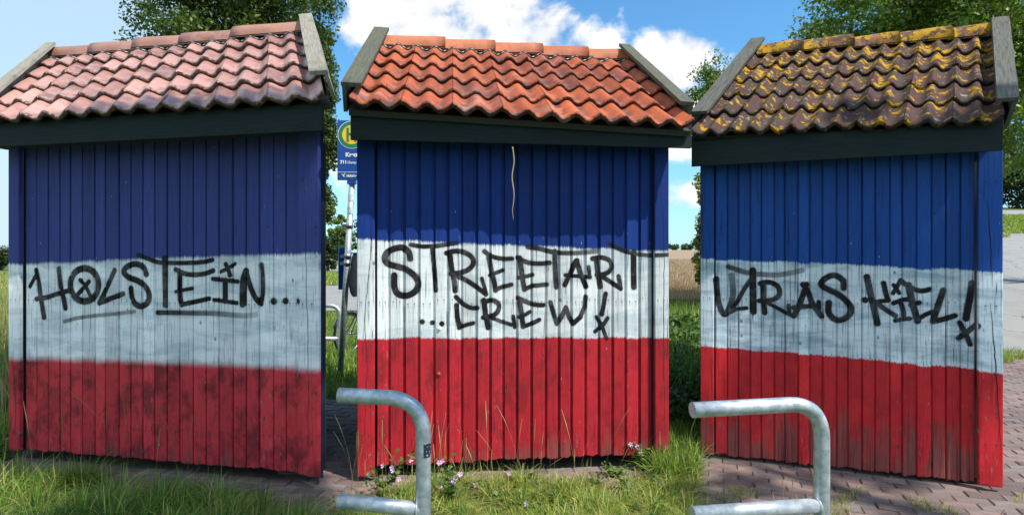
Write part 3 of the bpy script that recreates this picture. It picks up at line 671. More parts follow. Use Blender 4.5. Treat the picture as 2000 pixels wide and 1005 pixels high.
        m_ = len(st)
        for rep in (0, 1):
            o_ = rep * m_ * ns
            for q in range(m_ - 1):
                for j in range(ns - 1):
                    fc = (o_ + q * ns + j, o_ + (q + 1) * ns + j, o_ + (q + 1) * ns + j + 1, o_ + q * ns + j + 1); fs.append(fc if rep == 0 else fc[::-1]); smf.append(True)
        for q in (0, m_ - 1):
            for j in range(ns - 1): fs.append((q * ns + j, q * ns + j + 1, m_ * ns + q * ns + j + 1, m_ * ns + q * ns + j)); smf.append(False)
        mesh_obj('ridge_tile', [tuple(v) for v in vs], fs, cfg['ridge_mat'], root, uv=uv, smooth_faces=np.array(smf))
    # corrugated ventilation foil under the ridge
    if cfg['foil']:
        nS = cols * 16; vs, fs = [], []
        for q, (tt, l_) in enumerate(((.905, .013), (.94, .014), (1.0, .035))):
            for i in range(nS + 1):
                f_ = i / nS; wv = (f_ * cols) % 1.0; hw = float(wave(wv)) * (1 - .25 * q); s_ = s_in + (1 - 2 * s_in) * f_
                vs.append(S(s_, tt - (.016 if q == 0 else 0) * (1 + math.cos(4 * math.pi * wv)) / 2 + .012) + rn * (hw + l_ + .006 * (1 if q < 2 else 0)) - org)
        for q in range(2):
            for i in range(nS): fs.append((q * (nS + 1) + i, q * (nS + 1) + i + 1, (q + 1) * (nS + 1) + i + 1, (q + 1) * (nS + 1) + i))
        fo = mesh_obj('ridge_foil', [tuple(v) for v in vs], fs, M['foil'], root, smooth_faces=True)
        vs2, fs2 = [], []
        for i in range(0, nS):
            if i % 2: continue
            a, b_ = Vector(vs[i]), Vector(vs[i + 1]); up_ = (Vector(vs[nS + 1 + i]) - a).normalized() * .016; q = len(vs2)
            vs2 += [tuple(a + rn * .003), tuple(b_ + rn * .003), tuple(b_ + up_ + rn * .003), tuple(a + up_ + rn * .003)]; fs2.append((q, q + 1, q + 2, q + 3))
        tag(mesh_obj('foil_edge', vs2, fs2, M['foil_edge'], fo), kind='stuff')
    # barge boards: a cover plank on top and a face board outside, each side
    for side in (0, 1):
        s_ = float(side); t_lo = cfg['barge_lo'][side]
        p0, p1 = S(s_, t_lo), S(s_, 1.015); sgn = 1 if side == 0 else -1; inn = es * sgn
        wd = cfg['barge_w'][side]; lift = .085
        plank('barge_cover', p0 + rn * lift - inn * .020, p1 + rn * (lift + .02) - inn * .020, inn, wd, rn, .026, cfg['plank'], root, org, .0016)
        plank('barge_board', p0 + rn * (lift - .0005) - inn * .016 - rn * .17, p1 + rn * (lift + .0195) - inn * .016 - rn * .17, inn, .024, rn, .168, cfg['plank2'], root, org, .0012)
    # fascia below the tiles
    fz0 = cfg['fascia'][0]; fz1 = cfg['fascia'][1]; fo_ = ef - cfg.get('fascia_in', .085)
    fa = A + N * fo_; uL, uR = cfg['fascia'][2], W + cfg['fascia'][3]
    plank('fascia_board', fa + U * uL + Zv * fz0, fa + U * uR + Zv * fz0, Zv, fz1 - fz0, N, .03, M['fascia_dark'], root, org, .0008, 8)
    # light-blocking eave board, roof decks, side and rear walls
    blocker = MB(); blocker.quadbox([fa + U * uL + Zv * (fz0 + .05) - org, fa + U * uR + Zv * (fz0 + .05) - org, A + U * min(uR, W) - N * .08 + Zv * (fz0 + .05) - org, A + U * uL - N * .08 + Zv * (fz0 + .05) - org,
                             fa + U * uL + Zv * (fz0 + .07) - org, fa + U * uR + Zv * (fz0 + .07) - org, A + U * min(uR, W) - N * .08 + Zv * (fz0 + .07) - org, A + U * uL - N * .08 + Zv * (fz0 + .07) - org])
    blocker.build('eave_light_blocker', M['dark_timber'], root)  # board added to block light under the otherwise open eave
    dk = MB(); q = [S(.012, .03), S(.988, .03), S(.988, .99), S(.012, .99)]
    dk.quadbox([p - rn * .085 - org for p in q] + [p - rn * (amp + .022) - org for p in q]); dk.build('roof_deck', M['dark_timber'], root)
    bk = MB(); dn = back * run + Vector((0, 0, -(RL.z + RR.z - EL.z - ER.z) / 2))
    q = [RL.copy(), RR.copy(), RR + Vector((RR.x - ER.x, RR.y - ER.y, dn.z)), RL + Vector((RL.x - EL.x, RL.y - EL.y, dn.z))]; bn = (RR - RL).cross(dn).normalized(); bn = bn if bn.z > 0 else -bn
    bk.quadbox([p - bn * .04 - org - Zv * .03 for p in q] + [p + bn * .02 - org - Zv * .03 for p in q]); bk.build('rear_roof', tm, root)
    dl = ((RL - EL) * Vector((1, 1, 0))).normalized() if False else Vector((RL.x - EL.x, RL.y - EL.y, 0)).normalized()
    dr = Vector((RR.x - ER.x, RR.y - ER.y, 0)).normalized(); dep = cfg['depth']
    for (p, d_, s_) in ((A + U * .012, dl, 1), (B - U * .012, dr, -1)):
        sw = MB(); a0 = p - N * .08; a1 = a0 + d_ * dep; t_ = U * .03 * s_; z0 = .05
        sw.quadbox([a0 + Zv * z0 - org, a0 + t_ + Zv * z0 - org, a1 + t_ + Zv * z0 - org, a1 + Zv * z0 - org, a0 + Zv * 2.5 - org, a0 + t_ + Zv * 2.5 - org, a1 + t_ + Zv * 2.5 - org, a1 + Zv * 2.5 - org])
        sw.build('side_wall', M['side_paint'], root)
    rw = MB(); a0 = A + dl * dep; a1 = B + dr * dep
    rw.quadbox([a0 + Zv * .05 - org, a1 + Zv * .05 - org, a1 + back * .03 + Zv * .05 - org, a0 + back * .03 + Zv * .05 - org] + [x + Zv * 2.5 - org for x in (a0, a1, a1 + back * .03, a0 + back * .03)])
    rw.build('rear_wall', M['side_paint'], root)
    return dict(root=root, A=A, B=B, U=U, N=N, W=W, org=org, to_wall=to_wall, S=S, rn=rn, RL=RL, RR=RR)

M['side_paint'] = simple('dark_blue_side_paint', (.02, .05, .16), .6, 0, .2, 6)
red_tile = tile_mat('pink_glazed_tile', (.50, .265, .215), (.38, .18, .145), .16, 0, .55, 0)
red_tile2 = tile_mat('orange_red_tile', (.46, .112, .040), (.34, .075, .032), .40, 0, 1.15, 3, .25)
moss_tile = tile_mat('lichen_covered_tile', (.13, .055, .045), (.075, .038, .036), .6, 1.0, .6, 6)
moss_ridge = tile_mat('yellow_lichen_ridge_tile', (.30, .13, .075), (.22, .10, .07), .5, 1.6, .4, 8)
ridge_pink = tile_mat('pink_ridge_tile', (.42, .21, .155), (.36, .17, .12), .35, 0, .35, 11)
ridge_red = tile_mat('orange_ridge_tile', (.46, .155, .075), (.38, .115, .058), .5, 0, .6, 14, .25)

sh1 = shelter(1, dict(base=((16, 878), (622, 930)), z0=.09, postdrop=.0, post=(.105, .16), boards=22, ragged=1.0, simple=True,
    label='timber shelter under pink tiles, its striped wall sprayed with HOLSTEIN',
    paint=wall_paint('paint_holstein', (.044, .058, .23), (.86, .85, .86), (.62, .045, .058), (1.50, 1.575, 2.5), (.79, .80, 2.5), .016, .035, .55, .15, .8, 1.3, .85, .9),
    eave_out=.30, run=1.3, roof=((-47, 240), (650, 193), (106, 112), (615, 58)), tiles=(7, 5), amp=.020, wavep=1.0, uneven=.7, tile=red_tile, ridge_mat=ridge_pink,
    ridge_breaks=[.0, .20, .375, .555, .745, .985], ridge_dir=1, foil=True, barge_lo=(.08, .12), barge_w=(.115, .125), plank=M['grey_plank'], plank2=M['grey_plank'],
    fascia=(2.335, 2.50, -.12, .165), depth=1.9))
sh2 = shelter(2, dict(base=((697, 915), (1307, 888)), z0=.09, postdrop=.06, post=(.125, .115), boards=20, ragged=.8,
    label='timber shelter under orange tiles, its striped wall sprayed with STREETART CREW',
    paint=wall_paint('paint_streetart', (.008, .034, .19), (.68, .70, .70), (.44, .020, .030), (1.675, 1.59, 2.24), (.985, .95, 2.24), .012, .008, .50, .17, .75, 4.7, .50, 1.25),
    eave_out=.31, fascia_in=.145, run=1.4, roof=((668, 205), (1366, 250), (736, 84), (1222, 116)), tiles=(7, 5), amp=.022, wavep=1.0, uneven=.8, tile=red_tile2, ridge_mat=ridge_red,
    ridge_breaks=[.02, .245, .44, .63, .815, .985], ridge_dir=-1, foil=True, barge_lo=(.07, .12), barge_w=(.125, .10), plank=M['green_plank'], plank2=M['green_plank'],
    fascia=(2.325, 2.50, -.012, .085), depth=1.9))
sh3 = shelter(3, dict(base=((1368, 886), (1960, 952)), z0=.03, postdrop=.0, post=(.105, .14), boards=20, ragged=1.3, simple=True, z_top=2.36,
    label='timber shelter under lichen covered tiles, its striped wall sprayed with ULTRAS KIEL',
    paint=wall_paint('paint_ultras', (.014, .070, .30), (.70, .77, .82), (.62, .026, .034), (1.535, 1.455, 1.95), (.86, .79, 1.95), .008, .006, .85, .36, .95, 8.1, .35, 1.3),
    eave_out=.21, run=1.3, roof=((1338, 264), (1974, 238), (1468, 104), (1955, 66)), tiles=(7, 5), amp=.021, wavep=1.5, uneven=1.6, tile=moss_tile, ridge_mat=moss_ridge,
    ridge_breaks=[.02, .20, .41, .59, .79, .97], ridge_dir=-1, foil=False, barge_lo=(.10, .07), barge_w=(.12, .115), plank=M['dark_plank'], plank2=M['dark_plank'],
    fascia=(2.235, 2.42, -.06, -.065), depth=1.9))

# cracks in the corner posts, bolts on the wall: parts of the shelters
M['cleft'] = simple('dark_wood_cleft', (.012, .010, .010), .95)
def crack(sh, pts, wd):
    wd *= .62
    vs, fs = [], []; n = len(pts); A, U, N, org = sh['A'], sh['U'], sh['N'], sh['org']
    for i, (px, py) in enumerate(pts):
        u, z = sh['to_wall'](px, py); q = wd * math.sin(math.pi * (i + .35) / (n - .3)) + .0006
        for a in (-q, q): p = A + U * (u + a) + N * .0026 - org; vs.append((p.x, p.y, z))
    for i in range(n - 1): fs.append((2 * i, 2 * i + 1, 2 * i + 3, 2 * i + 2))
    mesh_obj('crack', vs, fs, M['cleft'], sh['root'])
def wobble(p, n=22, a=.8):
    q = catmull(p, 8); return [(x + random.uniform(-a, a), y) for x, y in q]
crack(sh1, wobble([(24, 690), (28, 740), (31, 800), (29, 850)]), .0022)
crack(sh1, wobble([(597, 420), (599, 560), (602, 700), (601, 880)], a=1), .0014)
crack(sh2, wobble([(727, 405), (722, 520), (713, 620), (717, 720), (712, 850)]), .0022)
crack(sh2, wobble([(1296, 400), (1297, 520), (1296, 640), (1299, 850)]), .002)
crack(sh3, wobble([(1928, 390), (1934, 470), (1938, 560)]), .0035)
crack(sh3, wobble([(1934, 590), (1940, 660), (1945, 720), (1952, 830), (1957, 900)], a=1.2), .004)
crack(sh3, wobble([(1367, 320), (1372, 420), (1374, 560)], a=1), .002)
def bolt(sh, px, py, mat, r=.016):
    u, z = sh['to_wall'](px, py); c = sh['A'] + sh['U'] * u - sh['N'] * .042 - sh['org']; c.z = z
    prof = [(r, 0), (r, .004), (r * .55, .006), (r * .5, .012), (r * .2, .016)]; vs, fs = [], []; n = 12
    for (rr, h) in prof:
        for k_ in range(n): a = 2 * math.pi * k_ / n; vs.append(tuple(c + sh['U'] * rr * math.cos(a) + Vector((0, 0, 1)) * rr * math.sin(a) + sh['N'] * h))
    for q in range(len(prof) - 1):
        for k_ in range(n): fs.append((q * n + k_, q * n + (k_ + 1) % n, (q + 1) * n + (k_ + 1) % n, (q + 1) * n + k_))
    fs.append(tuple((len(prof) - 1) * n + k_ for k_ in range(n))); mesh_obj('bolt', vs, fs, mat, sh['root'], smooth_faces=False)
M['bolt_white'] = simple('white_painted_bolt', (.7, .7, .68), .4); M['bolt_red'] = simple('red_painted_bolt', (.42, .03, .035), .4)
bolt(sh2, 858, 643, M['bolt_white'], .018); bolt(sh2, 857, 732, M['bolt_red'], .017)

# ------------------------------------------------------------------ tube rails
def hoop(name, label, path_top, r, bars, post_feet, sticker=None, group=None):
    root = empty(name, post_feet[0]); o = Vector(post_feet[0])
    tag(root, label, 'railing', group)
    MB().tube([Vector(p) - o for p in path_top], r, 20).build('bent_tube', M['galv'], root)
    for b in bars: MB().tube([Vector(p) - o for p in b], r * .98, 20).build('lower_bar', M['galv'], root)
    for f in post_feet:
        for b in bars:
            e = Vector(b[1]) - o; d_ = (Vector(b[0]) - Vector(b[1])).normalized(); wr = [e + d_ * r * .55 + (Vector((0, 0, 1)) * math.cos(a_) + d_.cross(Vector((0, 0, 1))) * math.sin(a_)) * r * 1.0 for a_ in np.linspace(0, 6.283, 18, endpoint=False)]
            MB().tube(wr, .0045, 6, closed=True).build('weld_bead', M['galv'], root)
        MB().tube([Vector((f[0], f[1], -.03)) - o, Vector((f[0], f[1], .012)) - o], r * 1.5, 16).build('foot_collar', M['galv'], root)
    return root
def bend(p0, corner, p1, rad, n=9):
    p0, c, p1 = Vector(p0), Vector(corner), Vector(p1); a = (p0 - c).normalized(); b = (p1 - c).normalized(); out = [p0]
    s, e = c + a * rad, c + b * rad
    out += [p0.lerp(s, .5)]
    for i in range(n + 1):
        t = i / n; out.append(s * (1 - t) ** 2 + c * 2 * t * (1 - t) * .93 + e * t * t + (s + e) * t * (1 - t) * .07)
    for q in (.33, .66, 1): out.append(e.lerp(p1, q))
    return out
rr_ = .0315
D2 = 2.36; a = P(661, 771, D2); c = P(827, 779, D2); foot = (c.x, c.y, 0)
r2 = hoop('tube_railing', 'galvanised tube railing with a dark sticker in front of the orange roofed shelter', bend(a, c, (c.x, c.y, -.03), .145), rr_,
          [[P(661, 977, D2), P(823, 994, D2)]], [foot])
D3a, D3b = 2.30, 2.40; a = P(1352, 800, D3a); c = P(1605, 786, D3b); foot3 = (c.x, c.y, 0)
r3 = hoop('tube_railing', 'galvanised tube railing with a plain post in front of the lichen roofed shelter', bend(a, c, (c.x, c.y, -.03), .145), rr_,
          [[P(1352, 1003, D3a), P(1602, 986, D3b)]], [foot3])
D1 = 8.6; a = P(560, 594, D1); c = P(664, 597, D1); f1 = (c.x, c.y, 0)
hoop('tube_railing', 'pale tube railing on the lawn behind the bus stop sign', bend(a, c, (c.x, c.y, -.03), .15), .034,
     [[P(560, 660, D1), P(663, 661, D1)]], [f1, (a.x, a.y, 0)])
MB().tube([P(560, 594, D1) - Vector(f1), Vector((a.x, a.y, -.03)) - Vector(f1)], .034, 14).build('post', M['galv'], bpy.data.objects['tube_railing.002'])
# sticker on the railing post
def curved_patch(name, cx, cy, z0, z1, r, a0, a1, mat, parent, org, n=8):
    vs, fs = [], []
    for i in range(n + 1):
        a = a0 + (a1 - a0) * i / n
        for z in (z0, z1): vs.append((cx + math.cos(a) * r - org.x, cy + math.sin(a) * r - org.y, z - org.z))
    for i in range(n): fs.append((2 * i, 2 * i + 2, 2 * i + 3, 2 * i + 1))
    return mesh_obj(name, vs, fs, mat, parent, smooth_faces=True)
def sticker_mat(name, base, fg, scale=60):
    t = new_mat(name); co = t.add('ShaderNodeTexCoord').outputs['Object']; n = t.noise(co, scale, 2, .5)
    t.put(t.b.inputs['Base Color'], t.mix(t.ss(n, .56, .60), base, fg)); t.b.inputs['Roughness'].default_value = .4; return t.mat
M['sticker_dark'] = sticker_mat('dark_sticker', (.02, .028, .045), (.35, .40, .45), 75); M['sticker_white'] = sticker_mat('white_sticker', (.75, .75, .73), (.35, .4, .42), 80)
M['sticker_green'] = sticker_mat('green_sticker', (.6, .68, .66), (.08, .3, .2), 50)
zt = H - (862 - 502.5) / F * D2; zb_ = H - (889 - 502.5) / F * D2
curved_patch('sticker', foot[0], foot[1], zb_, zt, rr_ + .0008, R(-80), R(5), M['sticker_dark'], r2, Vector(foot))

# ------------------------------------------------------------------ bus stop sign
Ds = 7.4
s_root = empty('bus_stop_sign', (P(664, 600, Ds).x, Ds, 0)); so = Vector(s_root.location)
tag(s_root, 'leaning pole with blue bus stop sign reading Kratt 711 Damp', 'sign')
pb, pt = Vector((P(664, 600, Ds).x, Ds, -.05)), P(688.5, 345, Ds)
MB().tube([pb - so, pt - so], .039, 16).build('pole', M['galv'], s_root)
M['sign_blue'] = simple('sign_blue', (.010, .075, .30), .35, 0, .04); M['sign_green'] = simple('sign_green', (.01, .20, .07), .4, 0, .03)
M['sign_yellow'] = simple('sign_yellow', (.85, .50, .02), .4, 0, .03); M['sign_white'] = simple('sign_white', (.8, .8, .8), .4, 0, .02)
X_, Z_ = Vector((1, 0, 0)), Vector((0, 0, 1))
sl, sr, stp, sbt = P(661.5, 237, Ds), P(717, 237, Ds), P(690, 237, Ds), P(690, 353, Ds)
cx = (sl.x + sr.x) / 2; yf = Ds - .06
panel = MB().box((cx - so.x, yf + .012 - so.y, (stp.z + sbt.z) / 2), (sr.x - sl.x, .02, stp.z - sbt.z)).build('sign_panel', M['sign_blue'], s_root, bevel=.002)
def disc(name, c, r0, r1, y, mat, n=40):
    vs, fs = [], []
    for k_ in range(n):
        a = 2 * math.pi * k_ / n
        for r in (r0, r1): vs.append((c.x + math.cos(a) * r - so.x, y - so.y, c.z + math.sin(a) * r))
    for k_ in range(n):
        q = (k_ + 1) % n; fs.append((2 * k_, 2 * q, 2 * q + 1, 2 * k_ + 1))
    return mesh_obj(name, vs, fs, mat, panel)
hc = P(689.5, 265, Ds); pxs = Ds / F
disc('emblem_ring', hc, .0, 27.0 * pxs, yf - .001, M['sign_white']); disc('emblem_ring', hc, .0, 26.0 * pxs, yf - .002, M['sign_green']); disc('emblem_disc', hc, .0, 18.5 * pxs, yf - .003, M['sign_yellow'])
hm = MB()
for sx in (-1, 1): hm.box((hc.x + sx * 7.6 * pxs - so.x, yf - .0045 - so.y, hc.z), (4.6 * pxs, .002, 27 * pxs))
hm.box((hc.x - so.x, yf - .0045 - so.y, hc.z + 1 * pxs), (13 * pxs, .0019, 4.6 * pxs)); hm.build('emblem_letter', M['sign_green'], panel)
def text(body, px, py, h_px, mat, parent, bold=.0, align='LEFT'):
    cu = bpy.data.curves.new('lettering', 'FONT'); cu.body = body; cu.size = h_px * pxs * 1.38; cu.align_x = align; cu.offset = bold; cu.extrude = .0006
    tmp = bpy.data.objects.new('tmp', cu); me = bpy.data.meshes.new_from_object(tmp); bpy.data.objects.remove(tmp); bpy.data.curves.remove(cu)
    p = P(px, py, Ds); me.transform(Matrix.Translation((p.x - so.x, yf - .003 - so.y, p.z)) @ Matrix.Rotation(R(90), 4, 'X'))
    me.materials.clear(); me.materials.append(mat); o = bpy.data.objects.new('lettering', me); C.objects.link(o); o.parent = parent; return o
text('Kratt', 677.5, 307.5, 8.0, M['sign_white'], panel, .0035); text('711', 667, 321, 6.3, M['sign_white'], panel, .003); text('Damp', 681.5, 321, 5.0, M['sign_white'], panel, .0008)
text('NAH', 679.5, 347, 5.0, M['sign_white'], panel, .002); text('.SH', 691.5, 347, 5.0, M['sign_white'], panel, .0)
MB().box((cx - so.x, yf - .001 - so.y, P(690, 337.5, Ds).z), (sr.x - sl.x, .002, .9 * pxs)).build('divider_line', M['sign_white'], panel)
lg = MB()                                                        # little leaping emblem beside the letters
for pts in ([(669, 340), (672, 342.2), (675, 342.5), (677, 341.5), (674.5, 344.5), (671.5, 343.6)], [(671.5, 343.8), (674.5, 344.7), (677, 347), (673.5, 346.4)], [(674, 340), (677.5, 339.8), (676, 341.8)]):
    lg.prism([Vector((P(x, y, Ds).x - so.x, yf - .003 - so.y, P(x, y, Ds).z)) for x, y in pts], (0, .002, 0))
lg.build('emblem_mark', M['sign_white'], panel)
MB().box((pt.x - so.x, yf + .03 - so.y, P(690, 356, Ds).z), (17 * pxs, .05, 8.5 * pxs)).build('mounting_bracket', M['sign_blue'], s_root, bevel=.003)
def on_pole(py): z = P(0, py, Ds).z; t = (z - pb.z) / (pt.z - pb.z); return pb.lerp(pt, t)
for py in (441, 500, 514):
    c_ = on_pole(py); MB().tube([c_ - so - Z_ * .03, c_ - so + Z_ * .03], .047, 14).build('clamp', M['steel'], s_root)
    MB().box(c_ - so + Vector((-.062, -.02, 0)), (.05, .03, .04)).build('clamp_lug', M['steel'], s_root)
for (p0_, p1_, mt) in ((379, 393, 'sticker_white'), (404, 418, 'sticker_green')):
    c_ = on_pole((p0_ + p1_) / 2); curved_patch('sticker', c_.x, c_.y, P(0, p1_, Ds).z, P(0, p0_, Ds).z, .0425, R(-140), R(-25), M[mt], s_root, so)
# blue timetable case on the far side of the pole
tc_ = on_pole(525); MB().box(tc_ - so + Vector((-.07, .07, 0)), (.12, .03, .55)).build('timetable_case', M['sign_blue'], s_root, bevel=.004)

# jacket hung on the pole clamp
def cloth_jacket():
    root = None; c0 = on_pole(505); vs, fs = [], []; nU, nV = 14, 16
    for j in range(nV + 1):
        t = j / nV; half = .085 + .10 * math.sin(min(t * 1.35, 1) * math.pi * .5) - .05 * max(0, t - .8) * 4
        for i in range(nU):
            a = 2 * math.pi * i / nU; fold = .018 * math.sin(3 * a + 4 * t) * t + .012 * math.sin(7 * a - 3 * t)
            x = .155 + .03 * math.sin(2.2 * t) + (half + fold) * math.cos(a) * .85; y = -.02 + (.07 + .035 * t + fold) * math.sin(a)
            z = .08 - .58 * t - (.05 * math.cos(a) * t) - .03 * math.sin(5 * a) * t * t
            vs.append(tuple(c0 + Vector((x, y, z))))
    for j in range(nV):
        for i in range(nU): fs.append((j * nU + i, j * nU + (i + 1) % nU, (j + 1) * nU + (i + 1) % nU, (j + 1) * nU + i))
    fs.append(tuple(range(nU)))
    m_ = simple('dark_grey_jacket_cloth', (.035, .042, .055), .8, 0, .35, 14, .4)
    o = mesh_obj('jacket', vs, fs, m_, smooth_faces=True); tag(o, 'dark grey jacket hanging from the bus stop pole', 'jacket')
cloth_jacket()

# ------------------------------------------------------------------ bicycle
def bicycle():
    bx, by = P(681, 650, 9.0).x, 9.0
    root = empty('bicycle', (bx, by, 0), R(64)); tag(root, 'parked bicycle with brown grips and dark mudguards beside the bus stop pole', 'bicycle')
    rw_ = .335; wbs = 1.08
    M['frame_paint'] = simple('dark_frame_paint', (.03, .04, .05), .35, .3); M['leather'] = simple('tan_leather', (.36, .17, .065), .55)
    for q, xx in enumerate((0, wbs)):
        c_ = Vector((xx, 0, rw_))
        ring = [c_ + Vector((math.cos(a) * (rw_ - .018), 0, math.sin(a) * (rw_ - .018))) for a in np.linspace(0, 2 * math.pi, 40, endpoint=False)]
        wh = MB().tube(ring, .019, 8, closed=True).build('wheel', M['black'], root)
        ring = [c_ + Vector((math.cos(a) * (rw_ - .045), 0, math.sin(a) * (rw_ - .045))) for a in np.linspace(0, 2 * math.pi, 36, endpoint=False)]
        MB().tube(ring, .010, 6, closed=True).build('rim', M['steel'], wh)
        sp = MB()
        for i in range(20):
            a = 2 * math.pi * i / 20; sp.tube([c_ + Vector((0, .02 * (-1) ** i, 0)), c_ + Vector((math.cos(a) * (rw_ - .045), 0, math.sin(a) * (rw_ - .045)))], .0018, 4, False)
        sp.tube([c_ + Vector((0, -.05, 0)), c_ + Vector((0, .05, 0))], .018, 8); sp.build('spokes', M['steel'], wh)
        vs, fs = [], []; n = 18
        for i in range(n + 1):
            a = R(20 + 165 * i / n) if q == 1 else R(-5 + 165 * i / n)
            for (yy, rr) in ((-.030, rw_ + .006), (-.018, rw_ + .020), (.018, rw_ + .020), (.030, rw_ + .006)): vs.append((c_.x + math.cos(a) * rr, yy, c_.z + math.sin(a) * rr))
        for i in range(n):
            for k_ in range(3): fs.append((i * 4 + k_, i * 4 + k_ + 1, i * 4 + k_ + 5, i * 4 + k_ + 4))
        mesh_obj('mudguard', vs, fs, M['frame_paint'], root, smooth_faces=True)
    bb = Vector((.47, 0, .29)); st_ = Vector((.32, 0, .80)); hd = Vector((.88, 0, .88)); hl = Vector((.92, 0, .74)); rA, fA = Vector((0, 0, rw_)), Vector((wbs, 0, rw_))
    fr = MB()
    for p, q, r in ((bb, st_, .016), (st_, hd, .016), (bb, hl, .02), (hd, hl, .02)): fr.tube([p, q], r, 8)
    for y in (-.05, .05):
        o_ = Vector((0, y, 0)); fr.tube([bb, rA + o_], .010, 6).tube([st_, rA + o_], .009, 6).tube([hl + o_ * .6, hl + o_ + Vector((.02, 0, -.1)), fA + o_], .012, 6)
    fr.build('frame', M['frame_paint'], root)
    MB().tube([st_, st_ + Vector((-.04, 0, .16))], .013, 8).build('seat_post', M['steel'], root)
    sd_ = MB(); sd_.tube([Vector((.12, 0, .985)), Vector((.22, 0, .99)), Vector((.30, 0, .985)), Vector((.42, 0, .98))], [.075, .07, .04, .02], 10); sd_.build('saddle', M['leather'], root)
    hb = MB().tube([Vector((.72, -.30, 1.12)), Vector((.80, -.22, 1.13)), Vector((.86, -.05, 1.08)), Vector((.86, .05, 1.08)), Vector((.80, .22, 1.13)), Vector((.72, .30, 1.12))], .012, 8).tube([hd, Vector((.86, 0, 1.08))], .014, 8).build('handlebar', M['steel'], root)
    for s_ in (-1, 1): MB().tube([Vector((.60, s_ * .31, 1.115)), Vector((.73, s_ * .295, 1.12))], .018, 8).build('grip', M['leather'], hb)
    MB().tube([bb + Vector((0, -.06, 0)), bb + Vector((0, .06, 0))], .05, 14).tube([bb + Vector((0, -.06, 0)), bb + Vector((.12, -.08, -.12))], .01, 6).tube([bb + Vector((0, .06, 0)), bb + Vector((-.12, .08, .12))], .01, 6).build('crank', M['steel'], root)
    MB().tube([Vector((.45, .05, .28)), Vector((.36, .24, .0))], .009, 6).build('kickstand', M['steel'], root)
    t = new_mat('striped_bag_cloth'); z = t.xyz(t.add('ShaderNodeTexCoord').outputs['Object'])[2]
    t.put(t.b.inputs['Base Color'], t.mix(t.ss(t.m('SINE', t.m('MULTIPLY', z, 150.0)), -.1, .1), (.04, .045, .055), (.65, .65, .66))); t.b.inputs['Roughness'].default_value = .8
    MB().box((.90, -.02, .98), (.16, .20, .24)).build('front_bag', t.mat, root, bevel=.03)
bicycle()

# ------------------------------------------------------------------ car far down the road
def car():
    D = 128; p = P(691, 515, D)
    root = empty('car', (p.x, D, 0.03), R(4)); tag(root, 'dark hatchback driving on the road beyond the bus stop', 'car')
    paint = simple('dark_car_paint', (.018, .022, .03), .25, .3, .05, 4, 0, .6); glass = simple('car_glass', (.05, .06, .07), .08, .0, .05)
    prof = [(-2.05, .30), (-2.08, .62), (-1.95, .86), (-1.10, .98), (-.35, 1.42), (.9, 1.46), (1.75, 1.08), (2.0, .95), (2.05, .45), (1.95, .28)]
    vs, fs = [], []; n = len(prof)
    for yy, k_ in ((-.86, .0), (-.78, .0), (.78, 0), (.86, 0)):
        for (a, z) in prof:
            inset = .13 * max(0, (z - .9) / .55); vs.append((max(min(yy, .86 - inset), -.86 + inset), a, z if abs(yy) < .8 else z - .03))
    for q in range(3):
        for i in range(n): fs.append((q * n + i, q * n + (i + 1) % n, (q + 1) * n + (i + 1) % n, (q + 1) * n + i))
    fs += [tuple(range(n))[::-1], tuple(3 * n + i for i in range(n))]
    mesh_obj('body', vs, fs, paint, root, smooth_faces=False)
    MB().quadbox([(-.72, -1.06, 1.02), (.72, -1.06, 1.02), (.60, -.42, 1.39), (-.60, -.42, 1.39), (-.72, -1.09, 1.035), (.72, -1.09, 1.035), (.60, -.45, 1.405), (-.60, -.45, 1.405)]).build('windscreen', glass, root)
    for s_ in (-1, 1):
        MB().box((s_ * .58, -2.06, .68), (.34, .06, .15)).build('headlight', M['sign_white'], root, bevel=.02)
        MB().box((s_ * .80, .1, 1.18), (.03, 1.3, .26)).build('side_window', glass, root)
        for yy in (-1.3, 1.3):
            MB().tube([Vector((s_ * .70, yy, .31)), Vector((s_ * .87, yy, .31))], .31, 20).build('wheel', M['black'], root)
    MB().box((0, -2.08, .45), (.52, .03, .11)).build('number_plate', M['sign_white'], root); MB().box((0, -2.07, .60), (.75, .03, .10)).build('grille', M['black'], root)
car()

# ------------------------------------------------------------------ paving
brick_me = None
def paver_mesh(dx_, dy_, j):
    l, w_, b = .2 - .004, .1 - .005, .006; v = []
    for z, i in ((-.055, 0), (-.007, 0), (0, b)):
        for sx, sy in ((-1, -1), (1, -1), (1, 1), (-1, 1)): v.append((sx * (l / 2 - i), sy * (w_ / 2 - i), z))
    f = [(8, 9, 10, 11)]
    for q in (0, 4):
        for k_ in range(4): f.append((q + k_, q + (k_ + 1) % 4, q + 4 + (k_ + 1) % 4, q + 4 + k_))
    return v, f
pv, pf = paver_mesh(0, 0, 0)
pave = mesh_obj('pavement', [(-2.6, 2.3, -0.01), (-.55, 2.3, -0.01), (-.55, 6.2, -0.01), (-2.6, 6.2, -0.01), (.45, 2.0, -0.0105), (8.6, 2.0, -0.0105), (8.6, 8.7, -0.0105), (.45, 8.7, -0.0105),
                             (-4.2, 3.5, -0.0112), (1.6, 3.5, -0.0112), (1.6, 4.4, -0.0112), (-4.2, 4.9, -0.0112)], [(0, 1, 2, 3), (4, 5, 6, 7), (8, 9, 10, 11)], M['soil'])
tag(pave, kind='structure')
def in_view(x, y): return y > 1.6 and -.02 < H and abs(x / y) < .96 and (H / y * F) < 560
sites = []
